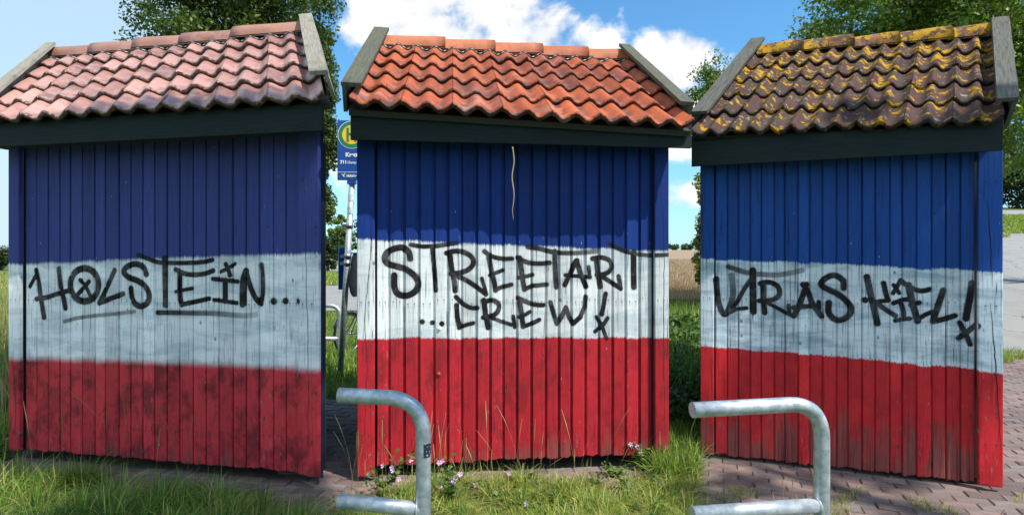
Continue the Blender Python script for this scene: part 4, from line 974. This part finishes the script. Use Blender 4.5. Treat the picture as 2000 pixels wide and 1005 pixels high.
def lay(ang, x0, x1, y0, y1, test):
    c, s_ = math.cos(ang), math.sin(ang)
    cx_, cy_ = (x0 + x1) / 2, (y0 + y1) / 2; rad = math.hypot(x1 - x0, y1 - y0) / 2
    nrow = int(2 * rad / .1) + 2; ncol = int(2 * rad / .2) + 2
    for r in range(-nrow // 2, nrow // 2 + 1):
        for q in range(-ncol // 2, ncol // 2 + 1):
            a = q * .2 + (.1 if r % 2 else 0); b = r * .1
            x = cx_ + c * a - s_ * b; y = cy_ + s_ * a + c * b
            if x0 <= x <= x1 and y0 <= y <= y1 and test(x, y): sites.append((x, y, ang))
def wall_d(sh, x, y): q = Vector((x, y, 0)) - sh['A']; return q.dot(sh['N']), q.dot(sh['U'])
a1 = math.atan2(sh1['U'].y, sh1['U'].x); a2 = math.atan2(sh2['U'].y, sh2['U'].x); a3 = math.atan2(sh3['U'].y, sh3['U'].x)
def t1(x, y):
    d, u = wall_d(sh1, x, y); d2, u2 = wall_d(sh2, x, y)
    if u2 > .05 and d2 < 10: return False
    return (-.12 < d < .48 and u < sh1['W']) or (x / y > -.42)
def t2(x, y): d, u = wall_d(sh2, x, y); return -.15 < d < .34 and .02 < u < sh2['W'] + .12
def t3(x, y):
    d, u = wall_d(sh3, x, y); d2, u2 = wall_d(sh2, x, y)
    if d2 < .5 and u2 < sh2['W'] + .1 and d2 > -1: return False
    if d < -.2 and u < sh3['W'] * .98: return False
    return (x / y > .24) and (H / y * F < 530) and x / y < .99 and (d > -.2 or x / y > .82)
lay(a1, -4.3, -.6, 2.6, 6.15, t1); lay(a2, -1.1, 1.5, 3.2, 4.2, t2); lay(a3, .55, 8.6, 2.3, 8.65, t3)
sites.sort(key=lambda q: q[1] + .15 * abs(q[0]))
base_me = None; rest_v, rest_f = [], []
for i, (x, y, a) in enumerate(sites):
    dz = random.uniform(-.004, .003); tx, ty, rz = random.gauss(0, .016), random.gauss(0, .016), a + random.gauss(0, .018)
    if i < 300:
        if base_me is None:
            o = mesh_obj('brick', pv, pf, M['brick'], pave); base_me = o.data
        else:
            o = bpy.data.objects.new('brick', base_me); C.objects.link(o); o.parent = pave
        o.location = (x, y, dz); o.rotation_euler = (tx, ty, rz)
    else:
        mt = Matrix.Translation((x, y, dz)) @ Matrix.Rotation(rz, 4, 'Z') @ Matrix.Rotation(tx, 4, 'X'); b = len(rest_v)
        rest_v += [tuple(mt @ Vector(v)) for v in pv]; rest_f += [tuple(b + k_ for k_ in f) for f in pf]
if rest_v: tag(mesh_obj('bricks', rest_v, rest_f, M['brick'], pave), kind='stuff')
print('pavers', len(sites))

# ------------------------------------------------------------------ grass
def blades(name, pts, hmin, hmax, wmin, wmax, cols, lean=.5, bendk=.6, kind='stuff', label=None, cat=None, hpow=1.0, z=None):
    n = len(pts); h = hmin + (hmax - hmin) * rng.random(n) ** hpow; wd = rng.uniform(wmin, wmax, n) * .5
    a = rng.uniform(0, 2 * np.pi, n); la = rng.uniform(0, 2 * np.pi, n); ln = np.abs(rng.normal(0, lean, n)) * h
    dx_, dy_ = np.cos(a) * wd, np.sin(a) * wd; lx, ly = np.cos(la) * ln, np.sin(la) * ln
    zz = (gh(pts[:, 0], pts[:, 1]) - .035) if z is None else z
    V = np.zeros((n, 7, 3)); base = np.c_[pts, zz]
    for q, (t, wk) in enumerate(((0, 1), (.4, .9), (.75, .6))):
        off = np.c_[lx * t ** 2, ly * t ** 2, h * (t - bendk * .35 * t ** 2 * np.minimum(ln / h, 1.2))]
        V[:, 2 * q] = base + off - np.c_[dx_ * wk, dy_ * wk, np.zeros(n)]; V[:, 2 * q + 1] = base + off + np.c_[dx_ * wk, dy_ * wk, np.zeros(n)]
    V[:, 6] = base + np.c_[lx, ly, h * (1 - bendk * .45 * np.minimum(ln / h, 1.2))]
    T = np.array([(0, 1, 3), (0, 3, 2), (2, 3, 5), (2, 5, 4), (4, 5, 6)]); TT = (np.arange(n)[:, None, None] * 7 + T[None]).reshape(-1, 3)
    cols = np.array(cols, float); ci = rng.integers(0, len(cols), n); cc = cols[ci] * rng.uniform(.75, 1.25, (n, 1)); col = np.repeat(cc, 7, 0)
    o = fast_mesh(name, V.reshape(-1, 3), TT, M['blade'], None, col); tag(o, label, cat, None, kind); return o
def tufts(name, cen, per, spread, hmin, hmax, wmin, wmax, cols, flop, label, cat='grass'):
    '''arching tussocks: blades radiate from each centre and droop outwards'''
    n = len(cen) * per; k_ = np.repeat(np.arange(len(cen)), per); off = rng.normal(0, 1, (n, 2)) * spread * rng.uniform(.5, 1.4, len(cen))[k_][:, None]
    th = rng.uniform(.55, 1.15, len(cen))[k_]; h = (hmin + (hmax - hmin) * rng.random(n) ** .8) * th
    la = np.arctan2(off[:, 1], off[:, 0]) + rng.normal(0, .7, n); ln = h * np.abs(rng.normal(flop, flop * .55, n)); a = la + np.pi / 2 + rng.normal(0, .6, n); wd = rng.uniform(wmin, wmax, n) * .5
    base = np.c_[cen[k_] + off, np.full(n, -.035)]; V = np.zeros((n, 9, 3)); dxy = np.c_[np.cos(a) * wd, np.sin(a) * wd, np.zeros(n)]
    def at(t): dr = np.minimum(ln / h, 1.3); return base + np.c_[np.cos(la) * ln * t ** 1.8, np.sin(la) * ln * t ** 1.8, h * (t - .62 * dr * t ** 2.4)]
    for q, (t, wk) in enumerate(((0, 1), (.35, .95), (.65, .75), (.86, .45))): c_ = at(t); V[:, 2 * q] = c_ - dxy * wk; V[:, 2 * q + 1] = c_ + dxy * wk
    V[:, 8] = at(1.0); V[:, :, 2] = np.maximum(V[:, :, 2], -.034)
    T = np.array([(0, 1, 3), (0, 3, 2), (2, 3, 5), (2, 5, 4), (4, 5, 7), (4, 7, 6), (6, 7, 8)]); TT = (np.arange(n)[:, None, None] * 9 + T[None]).reshape(-1, 3)
    cols = np.array(cols, float); tone = rng.uniform(.75, 1.2, len(cen))[k_][:, None]; cc = cols[rng.integers(0, len(cols), n)] * rng.uniform(.8, 1.2, (n, 1)) * tone
    return tag(fast_mesh(name, V.reshape(-1, 3), TT, M['blade'], None, np.repeat(cc, 9, 0)), label, cat, None, 'stuff')
def scatter(n, x0, x1, y0, y1, test, clump=None):
    out = []; tot = 0
    while tot < n:
        p = np.c_[rng.uniform(x0, x1, n * 2), rng.uniform(y0, y1, n * 2)]
        if clump is not None:
            f = np.sin(p[:, 0] * 7.1 + 1.3 * np.sin(p[:, 1] * 5)) + np.sin(p[:, 1] * 8.3 + 1.7 * np.sin(p[:, 0] * 4.2 + 1)) + .8 * np.sin(p[:, 0] * 17 + p[:, 1] * 13)
            p = p[rng.random(len(p)) < np.clip(.5 + clump * f * .35, .03, 1)]
        m_ = test(p[:, 0], p[:, 1]); p = p[m_]; out.append(p); tot += len(p)
        if len(p) == 0: break
    return np.vstack(out)[:n]
def wdv(sh, x, y):
    A, U, N = sh['A'], sh['U'], sh['N']; return (x - A.x) * N.x + (y - A.y) * N.y, (x - A.x) * U.x + (y - A.y) * U.y
G_lush_shade = [(.055, .115, .018), (.075, .145, .022), (.10, .17, .03), (.045, .095, .018), (.13, .17, .04)]  # darker greens for shaded grass, the shade put into the colour
G_sun = [(.11, .165, .022), (.15, .20, .03), (.20, .22, .045), (.09, .145, .022), (.26, .24, .08), (.08, .12, .02)]  # yellower greens for sunlit grass, the sunlight put into the colour
G_lush_shade = [tuple(q * 1.75 for q in c) for c in G_lush_shade]; G_sun = [tuple(q * 1.85 for q in c) for c in G_sun]
G_dry = [(.34, .28, .12), (.40, .34, .17), (.28, .24, .10)]
vis = lambda x, y: (np.abs(x / y) < 1.0) & (y > 2.2)
def lawn1(x, y):
    d, u = wdv(sh1, x, y); edge = .30 + .10 * np.sin(u * 5.1) + .06 * np.sin(u * 13)
    return vis(x, y) & (d > edge) & (x / y < -.30 - .02 * np.sin(y * 9)) & ~((x / y > -.36) & (y > 3.2))
blades('grass', scatter(22000, -4.6, -.7, 2.3, 4.4, lawn1, .8), .04, .15, .003, .0075, G_lush_shade + G_lush_shade + G_dry, .75, .9, label='long dark green grass in front of the pink tiled shelter', cat='grass', hpow=1.4)
def lawn2(x, y):
    d, u = wdv(sh2, x, y); edge = .15 + .08 * np.sin(u * 4.3 + 1) + .06 * np.sin(u * 11)
    return vis(x, y) & (d > edge) & (x / y > -.31) & (x / y < .325)
blades('grass', scatter(34000, -1.3, 1.5, 2.3, 4.0, lawn2, .5), .03, .12, .0025, .0065, G_sun + G_sun + G_dry, .9, .9, label='short sunlit grass in front of the orange tiled shelter', cat='grass', hpow=1.5)
tufts('grass_tussocks', scatter(330, -4.6, -.7, 2.3, 4.4, lawn1, .9), 90, .035, .14, .34, .003, .007, G_lush_shade + G_lush_shade + G_sun + [(.30, .25, .10)], .8, 'arching grass tussocks in front of the HOLSTEIN wall')
tufts('grass_tussocks', scatter(420, -1.3, 1.5, 2.3, 3.9, lawn2, .8), 60, .035, .08, .24, .0025, .0055, G_sun + G_sun + [(.34, .28, .12)], .85, 'arching sunlit grass tussocks in front of the STREETART wall')
def left_l(x, y): d, u = wdv(sh1, x, y); return (x / y < -.86) & (x / y > -1.05) & ((u < -.02) | (d > .3))
blades('grass', scatter(9000, -9, -3.2, 3.0, 8.0, left_l, .6), .08, .34, .004, .010, G_lush_shade + G_sun, .45, .7, label='tall grass at the left end of the pink tiled shelter', cat='grass')
def gap1(x, y): return (x / y < -.24) & (x / y > -.40) & (y > 6.2)
blades('grass', scatter(16000, -6, -1.2, 6.2, 15.5, gap1, .5), .05, .22, .006, .014, G_sun + G_lush_shade, .5, .8, label='sunlit lawn between the two shelters beside the bus stop', cat='grass')
def gap2(x, y): d, u = wdv(sh2, x, y); return (x / y > .25) & (x / y < .40) & (d < .25)
blades('grass', scatter(6000, .9, 2.2, 3.6, 5.2, lambda x, y: gap2(x, y) & (x / y < .335), .5), .06, .28, .004, .010, G_sun + G_lush_shade, .6, .9, label='low sunlit grass in the gap beside the lichen roofed shelter', cat='grass')
blades('tall_weeds', scatter(14000, 1.3, 5.5, 5.0, 14.5, gap2, .5), .18, .75, .006, .018, G_lush_shade + G_sun + [(.16, .24, .05), (.13, .22, .06)], .42, .8, label='tall green weeds between the shelters before the grain field', cat='weeds', hpow=1.3)
def tufts3(x, y):
    d, u = wdv(sh3, x, y); f = np.sin(x * 9.7 + 2 * np.sin(y * 6)) + np.sin(y * 11.1 + 1.5 * np.sin(x * 7.3)); return vis(x, y) & (x / y > .30) & (f > .95) & (d > .02) & (y < 4.0)
blades('grass_tufts', scatter(6000, .8, 4.0, 2.4, 4.0, tufts3), .02, .11, .002, .005, G_sun + G_dry, .8, 1.0, label='dry grass tufts growing in the paving joints', cat='grass', hpow=1.6)
blades('grass_tufts', scatter(3000, 6.6, 9.5, 7.6, 9.6, lambda x, y: (np.abs(y - 8.62 - .2 * np.sin(x * 5)) < .16)), .04, .2, .004, .01, G_sun, .6, .9, label='grass strip between the brick paving and the asphalt apron', cat='grass')
blades('verge_grass', scatter(15000, 25, 75, 30, 57, lambda x, y: (x / y > .80) & (x / y < 1.05) & ((y > 33) | (x / y < .885))), .10, .3, .04, .09, G_sun, .6, .8, label='mown grass verge below the upper road', cat='grass')
blades('verge_grass', scatter(9000, -30, 0, 31, 60, lambda x, y: (x / y > -.40) & (x / y < -.24)), .10, .3, .04, .08, G_sun, .6, .8, label='mown grass verge between footpath and road', cat='grass')
blades('verge_grass', scatter(9000, -60, -8, 8, 50, lambda x, y: (x / y < -.865) & (x / y > -.96)), .15, .5, .03, .06, G_sun + G_dry, .5, .8, label='rough meadow left of the pink tiled shelter', cat='grass')
blades('tall_weeds', scatter(3000, -14, -4.2, 5.2, 14, lambda x, y: (x / y < -.875) & (x / y > -.945), .6), .35, 1.0, .008, .022, G_lush_shade + G_dry + G_dry, .25, .6, label='tall dry weeds beyond the left corner of the HOLSTEIN shelter', cat='weeds')
wc = []
for _ in range(150):
    y_ = random.uniform(4.9, 9.5); x_ = y_ * random.uniform(.275, .345); wc.append((x_, y_, random.uniform(.05, .22 + .07 * (y_ - 4))))
LEAFBED = np.array(wc)
# grain field
field = sheet('grain_field', [(1.2, 14), (4, 14), (9, 14)], [(40, 190), (60, 190), (95, 190)], simple('ripe_grain', (.27, .185, .11), .9, 0, .5, 5, .8), .52, 30, 60, kind='stuff'); tag(field, 'ripe brown grain field stretching to the horizon', 'field')
blades('grain_stalks', scatter(22000, 2.4, 26, 13.6, 60, lambda x, y: (x / y > .255) & (x / y < .37) & (rng.random(len(x)) < np.clip((16 / y) ** 1.6, .02, 1))), .55, .80, .012, .035, [(.30, .21, .125), (.36, .26, .15), (.24, .165, .10), (.32, .20, .125)], .12, .5, label='ripe grain stalks along the near edge of the field', cat='grain')

# tall seed stalks: each a stem with a nodding seed head, too many to count, kept in two drifts
def stalks(name, pts, hmin, hmax, cols, label):
    Vs, Ts, Cs = [], [], []; nb = 0
    for (x, y) in pts:
        h = random.uniform(hmin, hmax); la = random.uniform(0, 2 * math.pi); ln = abs(random.gauss(0, .22)) * h; c = np.array(random.choice(cols)) * random.uniform(.8, 1.2); z0 = float(gh(x, y)) - .035; n = 7; r0 = random.uniform(.0007, .0012)
        hd_ = random.random() < .8
        for i in range(n):
            t = i / (n - 1); p = np.array([x + math.cos(la) * ln * t * t, y + math.sin(la) * ln * t * t, z0 + h * (t - .1 * t * t * ln / h)])
            r = r0 * (1 - .5 * t)
            if hd_ and t > .72: r = r0 * (1.0 + 2.2 * math.sin(math.pi * (t - .72) / .30))
            for k_ in range(3): aa = 2 * math.pi * k_ / 3; Vs.append(p + np.array([math.cos(aa) * r, math.sin(aa) * r, 0])); Cs.append(c * (1.15 if t > .72 else 1))
        for i in range(n - 1):
            for k_ in range(3):
                a, b, c_, d = nb + i * 3 + k_, nb + i * 3 + (k_ + 1) % 3, nb + (i + 1) * 3 + (k_ + 1) % 3, nb + (i + 1) * 3 + k_; Ts += [(a, b, c_), (a, c_, d)]
        nb += n * 3
    o = fast_mesh(name, np.array(Vs), np.array(Ts), M['blade'], None, np.array(Cs)); tag(o, label, 'grass', None, 'stuff')
def wall_pts(sh, n, u0, u1, d0, d1):
    out = []
    for _ in range(n): p = sh['A'] + sh['U'] * random.uniform(u0, u1) + sh['N'] * random.uniform(d0, d1); out.append((p.x, p.y))
    return out
stalks('seed_stalks', wall_pts(sh1, 26, .1, 2.3, .18, .7), .35, .85, [(.22, .20, .08), (.30, .24, .11), (.16, .17, .06)], 'thin seed stalks before the HOLSTEIN wall')
stalks('seed_stalks', wall_pts(sh2, 34, -.02, .75, .10, .5) + wall_pts(sh2, 22, .7, 1.6, .12, .5) + wall_pts(sh2, 5, 1.6, 2.2, .15, .45), .28, .62, [(.34, .27, .11), (.42, .34, .16), (.30, .28, .10)], 'dry seed stalks before the STREETART wall')
stalks('seed_stalks', wall_pts(sh3, 26, .3, 2.0, .45, 1.2), .08, .26, [(.40, .31, .15), (.46, .36, .2)], 'short dry stalks in the paving before the ULTRAS KIEL wall')

# dry stem hanging from the eave of the middle shelter
p0 = P(1001, 287, 3.74); pts_ = catmull([(1001, 287), (1004, 315), (1000, 345), (1004, 380), (1001, 410), (1003, 430)], 5)
o = MB().tube([P(x, y, 3.74) for x, y in pts_], [.0045] * 14 + list(np.linspace(.004, .0012, len(pts_) - 14)), 6).build('dry_stem', simple('dry_straw', (.36, .26, .13), .8, 0, .3, 40))
tag(o, 'thin dry stem hanging from the fascia before the blue boards', 'stem')

# ------------------------------------------------------------------ mallow plants
M['petal'] = simple('pink_petal', (.62, .36, .58), .6, 0, .15, 30); M['weed_leaf'] = leaf_mat('weed_leaves', (.055, .115, .022), (.16, .24, .05), .3)
def mallow(x, y, h, nst, nfl, label, spread=.12, group=None):
    root = empty('mallow_plant', (x, y, -.035)); tag(root, label, 'flower plant', group)
    st = MB(); V, T, CL = [], [], []; tips = []
    for _ in range(nst):
        a = random.uniform(0, 6.28); l = random.uniform(.4, 1) * spread; hh = h * random.uniform(.55, 1); path = [Vector((math.cos(a) * l * t * t * 1.3, math.sin(a) * l * t * t * 1.3, hh * t)) for t in (0, .25, .5, .75, 1)]
        st.tube(path, [.0028, .0025, .002, .0016, .001], 5); tips.append((path, hh))
        for t in np.linspace(.15, .98, 11):
            p = Vector((math.cos(a) * l * t * t * 1.3, math.sin(a) * l * t * t * 1.3, hh * t)); la = random.uniform(0, 6.28); r = random.uniform(.012, .030) * (1.15 - .5 * t)
            d = Vector((math.cos(la), math.sin(la), random.uniform(-.3, .5))).normalized(); c_ = p + d * r * 1.3; nrm = Vector((random.gauss(0, .5), random.gauss(0, .5), 1)).normalized(); e1 = nrm.cross(d).normalized(); e2 = e1.cross(nrm); b = len(V); cv = random.random()
            V.append(tuple(c_ + nrm * .003)); CL.append((cv,) * 3)
            for k_ in range(10):
                aa = 6.283 * k_ / 10; rr = r * (1 if k_ % 2 else .68); V.append(tuple(c_ + e1 * math.cos(aa) * rr + e2 * math.sin(aa) * rr)); CL.append((cv,) * 3)
            T += [(b, b + 1 + k_, b + 1 + (k_ + 1) % 10) for k_ in range(10)]
    st.build('stems', M['weed_leaf'], root); fast_mesh('leaves', np.array(V), np.array(T), M['weed_leaf'], root, np.array(CL))
    for q in range(nfl):
        path, hh = random.choice(tips); t = random.uniform(.6, 1); i = min(int(t * 4), 3); p = path[i].lerp(path[i + 1], t * 4 - i) + Vector((random.gauss(0, .02), -.02, .01))
        vs, fs = [tuple(p)], []; ax_ = Vector((random.gauss(0, .4), -1, random.uniform(.1, .8))).normalized(); e1 = ax_.cross(Vector((0, 0, 1))).normalized(); e2 = ax_.cross(e1)
        for k_ in range(5):
            aa = 6.283 * k_ / 5
            pp = lambda ang, rr, up: tuple(p + (e1 * math.cos(ang) + e2 * math.sin(ang)) * rr + ax_ * up)
            b = len(vs); vs += [pp(aa - .42, .011, .004), pp(aa - .38, .017, .007), pp(aa, .0155, .008), pp(aa + .38, .017, .007), pp(aa + .42, .011, .004)]; fs += [(0, b, b + 1, b + 2), (0, b + 2, b + 3, b + 4)]
        mesh_obj('flower', vs, fs, M['petal'], root)
def gp(px, py): D = F * (H + .035) / (py - 502.5); return (px - 1000) / F * D, D
for (px, py, h, ns, nf, lab, spr) in ((748, 985, .34, 9, 5, 'pink mallow between the railing post and the red boards, beside dry stalks', .16), (880, 990, .30, 14, 7, 'broad leafy pink mallow right of the railing post', .22),
                                 (1040, 1000, .16, 6, 2, 'small pink mallow low in the sunlit grass', .10), (1250, 925, .26, 9, 4, 'tall pink mallow climbing at the right end of the red boards', .07),
                                 (1200, 935, .12, 7, 0, 'low leafy weed under the right end of the red boards', .10), (1285, 960, .10, 5, 1, 'small pale mallow on the bare soil by the corner post', .08),
                                 (8, 905, .32, 9, 4, 'pink mallow at the left corner post of the HOLSTEIN shelter', .16), (1010, 950, .12, 6, 1, 'small leafy weed under the middle of the red boards', .08)):
    mallow(*gp(px, py), h, ns, nf, lab, spr)

# ------------------------------------------------------------------ trees
def leaves_mesh(name, cents, rad, nleaf, size, mat, parent, shape=1.0):
    """leaf-sized folded blades scattered through clumps"""
    k_ = rng.integers(0, len(cents), nleaf); d = rng.normal(0, 1, (nleaf, 3)); d /= np.linalg.norm(d, axis=1)[:, None]
    rr = rng.random(nleaf) ** .45; p = cents[k_] + d * (rad[k_] * rr)[:, None] * np.array([1, 1, .75])
    nrm = d * .6 + rng.normal(0, .55, (nleaf, 3)) + np.array([0, 0, .5]); nrm /= np.linalg.norm(nrm, axis=1)[:, None]
    t = rng.normal(0, 1, (nleaf, 3)); t -= nrm * (t * nrm).sum(1)[:, None]; t /= np.linalg.norm(t, axis=1)[:, None]; b = np.cross(nrm, t)
    s = size * rng.uniform(.6, 1.35, nleaf)[:, None]; V = np.zeros((nleaf, 4, 3))
    V[:, 0] = p - t * s * .5; V[:, 1] = p + b * s * .30 * shape + nrm * s * .08; V[:, 2] = p + t * s * .5; V[:, 3] = p - b * s * .30 * shape + nrm * s * .08
    T = (np.arange(nleaf)[:, None, None] * 4 + np.array([(0, 1, 2), (0, 2, 3)])[None]).reshape(-1, 3)
    cl = rng.random(len(cents))[k_] * .6 + rng.random(nleaf) * .4; col = np.repeat(np.c_[cl, cl, cl], 4, 0)
    return fast_mesh(name, V.reshape(-1, 3), T, mat, parent, col)
def tree(name, label, base, centre, radii, nclump, nleaf, size, mat, trunk_r, cat='tree', group=None, clump_r=(.35, .75), hollow=.35, seed=1, limbs=14, dens=None):
    global rng; rng = np.random.default_rng(seed); random.seed(seed)
    base = Vector(base); root = empty(name, base); tag(root, label, cat, group)
    c = np.array(centre) - np.array(base); rad = np.array(radii)
    d = rng.normal(0, 1, (nclump, 3)); d /= np.linalg.norm(d, axis=1)[:, None]; q = (hollow + (1 - hollow) * rng.random(nclump)) ** .8
    lump = 1 + .16 * np.sin(d[:, 0] * 5 + seed) * np.cos(d[:, 2] * 4) + .10 * rng.normal(0, 1, nclump)
    cents = c + d * rad * (q * lump)[:, None]; cr = rng.uniform(*clump_r, nclump)
    leaves_mesh('crown', cents, cr, nleaf, size, mat, root)
    tr = MB(); top = Vector(c) + Vector((0, 0, rad[2] * .55)); n = 8; ph = random.uniform(0, 6)
    path = [Vector((0, 0, -.1)).lerp(top, t) + Vector((math.sin(t * 5 + ph) * .12, math.cos(t * 4 + ph) * .12, 0)) * trunk_r * 4 * t for t in np.linspace(0, 1, n)]
    tr.tube(path, [trunk_r * (1.25 if i == 0 else 1) * (1 - .8 * i / n) for i in range(n)], 10)
    for i in range(limbs):
        tgt = Vector(cents[rng.integers(0, nclump)]); s_ = path[min(2 + i % 5, n - 2)]
        if tgt.z < s_.z - .2: s_ = path[2]
        mid = s_.lerp(tgt, .5) + Vector((0, 0, -.12 * (tgt - s_).length)); r0 = trunk_r * random.uniform(.28, .5)
        tr.tube([s_, s_.lerp(mid, .6), mid, tgt.lerp(mid, .4), tgt], [r0, r0 * .8, r0 * .6, r0 * .4, r0 * .15], 7)
    tr.build('trunk', M['bark'], root); return root
def tree_px(name, label, px, py, D, rx, ry, **kw):
    """tree whose crown is centred at a measured bearing, height and distance"""
    c = P(px, py, D); k_ = D / F; bx = kw.pop('bx', px); b = P(bx, 500, D); base = (b.x, D, float(gh(b.x, D)) - .03)
    return tree(name, label, base, c, (rx * k_, kw.pop('ry_depth', rx) * k_, ry * k_), **kw)
tree_px('oak_tree', 'big dark oak standing behind the pink tiled shelter', 450, 75, 13.0, 178, 335, nclump=430, nleaf=100000, size=.085, mat=M['leaf_oak'], trunk_r=.22, seed=3, clump_r=(.28, .6), hollow=.25, limbs=26)
tree_px('broadleaf_tree', 'bright green tree rising behind the lichen roofed shelter', 1850, 80, 12.0, 270, 270, nclump=460, nleaf=100000, size=.09, mat=M['leaf_ash'], trunk_r=.2, seed=5, clump_r=(.3, .62), hollow=.2, limbs=22)
tree_px('broadleaf_tree', 'tall tree overhanging the asphalt apron beside the lichen roofed shelter', 2080, 150, 15.0, 160, 215, nclump=150, nleaf=30000, size=.085, mat=M['leaf_ash'], trunk_r=.18, seed=8, clump_r=(.35, .7), hollow=.2, bx=2170)
tree_px('small_tree', 'small bushy tree between the orange and the lichen roofed shelters', 1392, 205, 13.0, 40, 95, nclump=60, nleaf=9000, size=.07, mat=M['leaf_ash'], trunk_r=.07, seed=11, clump_r=(.2, .34), hollow=.1, bx=1410)
tree_px('tall_shrub', 'slender yellow green shrub at the left side of the lichen roofed shelter', 1378, 480, 9.0, 17, 190, nclump=70, nleaf=7000, size=.06, mat=M['leaf_yellow'], trunk_r=.025, seed=13, cat='shrub', clump_r=(.09, .17), hollow=0, limbs=8)
tree_px('oak_tree', 'slim dark oak between the HOLSTEIN shelter and the bus stop sign', 628, 260, 14.5, 30, 200, nclump=120, nleaf=24000, size=.085, mat=M['leaf_oak'], trunk_r=.12, seed=4, clump_r=(.16, .34), hollow=.05, limbs=14, bx=596)
# roadside trees and bushes beyond the bus stop
for i, (px, py, D, rx, ry, lab, mt) in enumerate((
    (640, 487, 60, 36, 32, 'round grey green bush by the road beyond the railing', 'leaf_hedge'), (667, 470, 75, 26, 62, 'slim roadside tree behind the bus stop pole', 'leaf_ash'),
    (722, 455, 150, 38, 52, 'round dark tree beside the road behind the car', 'leaf_oak'), (585, 480, 80, 40, 40, 'dark roadside bush behind the pink tiled shelter', 'leaf_hedge'))):
    tree_px('roadside_tree', lab, px, py, D, rx, ry, nclump=110, nleaf=11000, size=.16 * D / 40, mat=M[mt], trunk_r=.18, seed=20 + i, cat='tree', clump_r=(.16 * rx * D / F, .34 * rx * D / F), hollow=.1, limbs=8)
for i, (px, py, D, rx, ry, lab) in enumerate(((2, 503, 70, 26, 20, 'dark bush on the horizon left of the pink tiled shelter'), (-70, 495, 75, 40, 28, 'dark bush farther left on the meadow horizon'))):
    tree_px('meadow_bush', lab, px, py, D, rx, ry, nclump=60, nleaf=5000, size=.30, mat=M['leaf_hedge'], trunk_r=.1, seed=30 + i, cat='bush', clump_r=(.5, 1.0), hollow=.1, limbs=4)
# wood edge above the upper road on the right, and the far tree line over the field
for i, (px, py, D, rx, ry, lab) in enumerate(((1950, 340, 80, 50, 85, 'dark tree at the wood edge above the upper road, nearest the shelter'), (2030, 350, 78, 55, 80, 'dark tree at the wood edge above the upper road, second from the shelter'),
                                              (1880, 345, 84, 55, 85, 'dark tree at the wood edge hidden mostly by the shelter'), (2120, 340, 76, 60, 90, 'dark tree at the wood edge above the upper road, third from the shelter'))):
    tree_px('wood_edge_tree', lab, px, py, D, rx, ry, nclump=90, nleaf=12000, size=.34, mat=M['leaf_oak'] if i % 2 else M['leaf_hedge'], trunk_r=.25, seed=40 + i, clump_r=(.9, 1.7), hollow=.1, limbs=8, group='trees at the wood edge')
cents = np.array([(x, 200 + random.uniform(-4, 4), float(gh(x, 200)) + random.uniform(.6, 2.0)) for x in np.arange(42, 80, .9)])
o = leaves_mesh('distant_wood', cents, np.full(len(cents), 1.3), 5000, .7, M['leaf_hedge'], None); tag(o, 'thin dark line of trees on the horizon behind the grain field', 'wood', None, 'stuff')

# two unseen trees added right of the viewpoint, crowns shaped sunward to shade outer shelters
def shade_tree(label, foot, targets, trange, nclump, nleaf, seed, crad=(.26, .5)):
    global rng; rng = np.random.default_rng(seed); random.seed(seed)
    root = empty('shade_tree', foot); tag(root, label, 'tree'); f = Vector(foot)
    cents = []
    while len(cents) < nclump:
        p = targets()
        if p is not None: cents.append(np.array(p + sd * random.uniform(*trange) - f))
    cents = np.array(cents); leaves_mesh('crown', cents, rng.uniform(*crad, nclump), nleaf, .11, M['leaf_oak'], root)
    c = Vector(cents.mean(0)); tr = MB(); path = [Vector((0, 0, -.1)), Vector((.04, 0, 3.0)), Vector((-.06, .04, 6.5)), c.lerp(Vector((0, 0, c.z)), .6) - Vector((0, 0, 1.2)), c.lerp(Vector((0, 0, c.z)), .2) + Vector((0, 0, .2))]
    tr.tube(path, [.19, .16, .14, .10, .04], 10)
    for i in range(16):
        s_ = path[3].lerp(path[4], random.random()); t_ = Vector(cents[i * 7 % nclump]); m_ = s_.lerp(t_, .5) + Vector((0, 0, .15)); tr.tube([s_, m_, t_], [.03, .02, .008], 6)
    tr.build('trunk', M['bark'], root)
def tg1():
    if random.random() < .72: p = sh1['A'] + sh1['U'] * random.uniform(-.05, sh1['W'] - .12) + sh1['N'] * random.uniform(-.02, .15); p.z = random.uniform(.0, 1.15); return p
    p = Vector((random.uniform(-2.5, -1.0), random.uniform(2.5, 3.7), 0)); return p if p.x / p.y < -.36 else None
def tg3():
    if random.random() < .75: p = sh3['A'] + sh3['U'] * random.uniform(.30, sh3['W'] + .1); p.z = random.uniform(.1, 2.5); return p
    return Vector((random.uniform(1.2, 2.6), random.uniform(2.8, 3.9), 0))
shade_tree('added unseen tree with its crown shaped to shade the HOLSTEIN shelter', (3.5, -1.2, 0), tg1, (12.0, 14.5), 110, 17000, 51)
shade_tree('added unseen tree with its crown shaped to dapple the ULTRAS KIEL shelter', (8.6, -1.2, 0), tg3, (11.5, 14.5), 10, 1500, 57, (.14, .34))

lb = leaves_mesh('weed_bed', LEAFBED, np.full(len(LEAFBED), .17), 9000, .075, M['weed_leaf'], None, 1.2); tag(lb, 'leafy green weeds filling the gap behind the STREETART shelter corner', 'weeds', None, 'stuff')

# broad-leaved weeds low among the grass
def low_weeds(label, pts, n, size):
    cc = np.c_[pts, rng.uniform(-.01, .05, len(pts))]; o = leaves_mesh('clover_patch', cc, rng.uniform(.03, .09, len(pts)), n, size, M['weed_leaf'], None, 1.5); tag(o, label, 'weeds', None, 'stuff')
low_weeds('clover and broad weeds in the grass before the HOLSTEIN wall', scatter(130, -4.4, -.9, 2.4, 4.2, lawn1), 3600, .034)
low_weeds('clover and broad weeds in the grass before the STREETART wall', scatter(120, -1.2, 1.4, 2.4, 3.8, lawn2), 3200, .030)
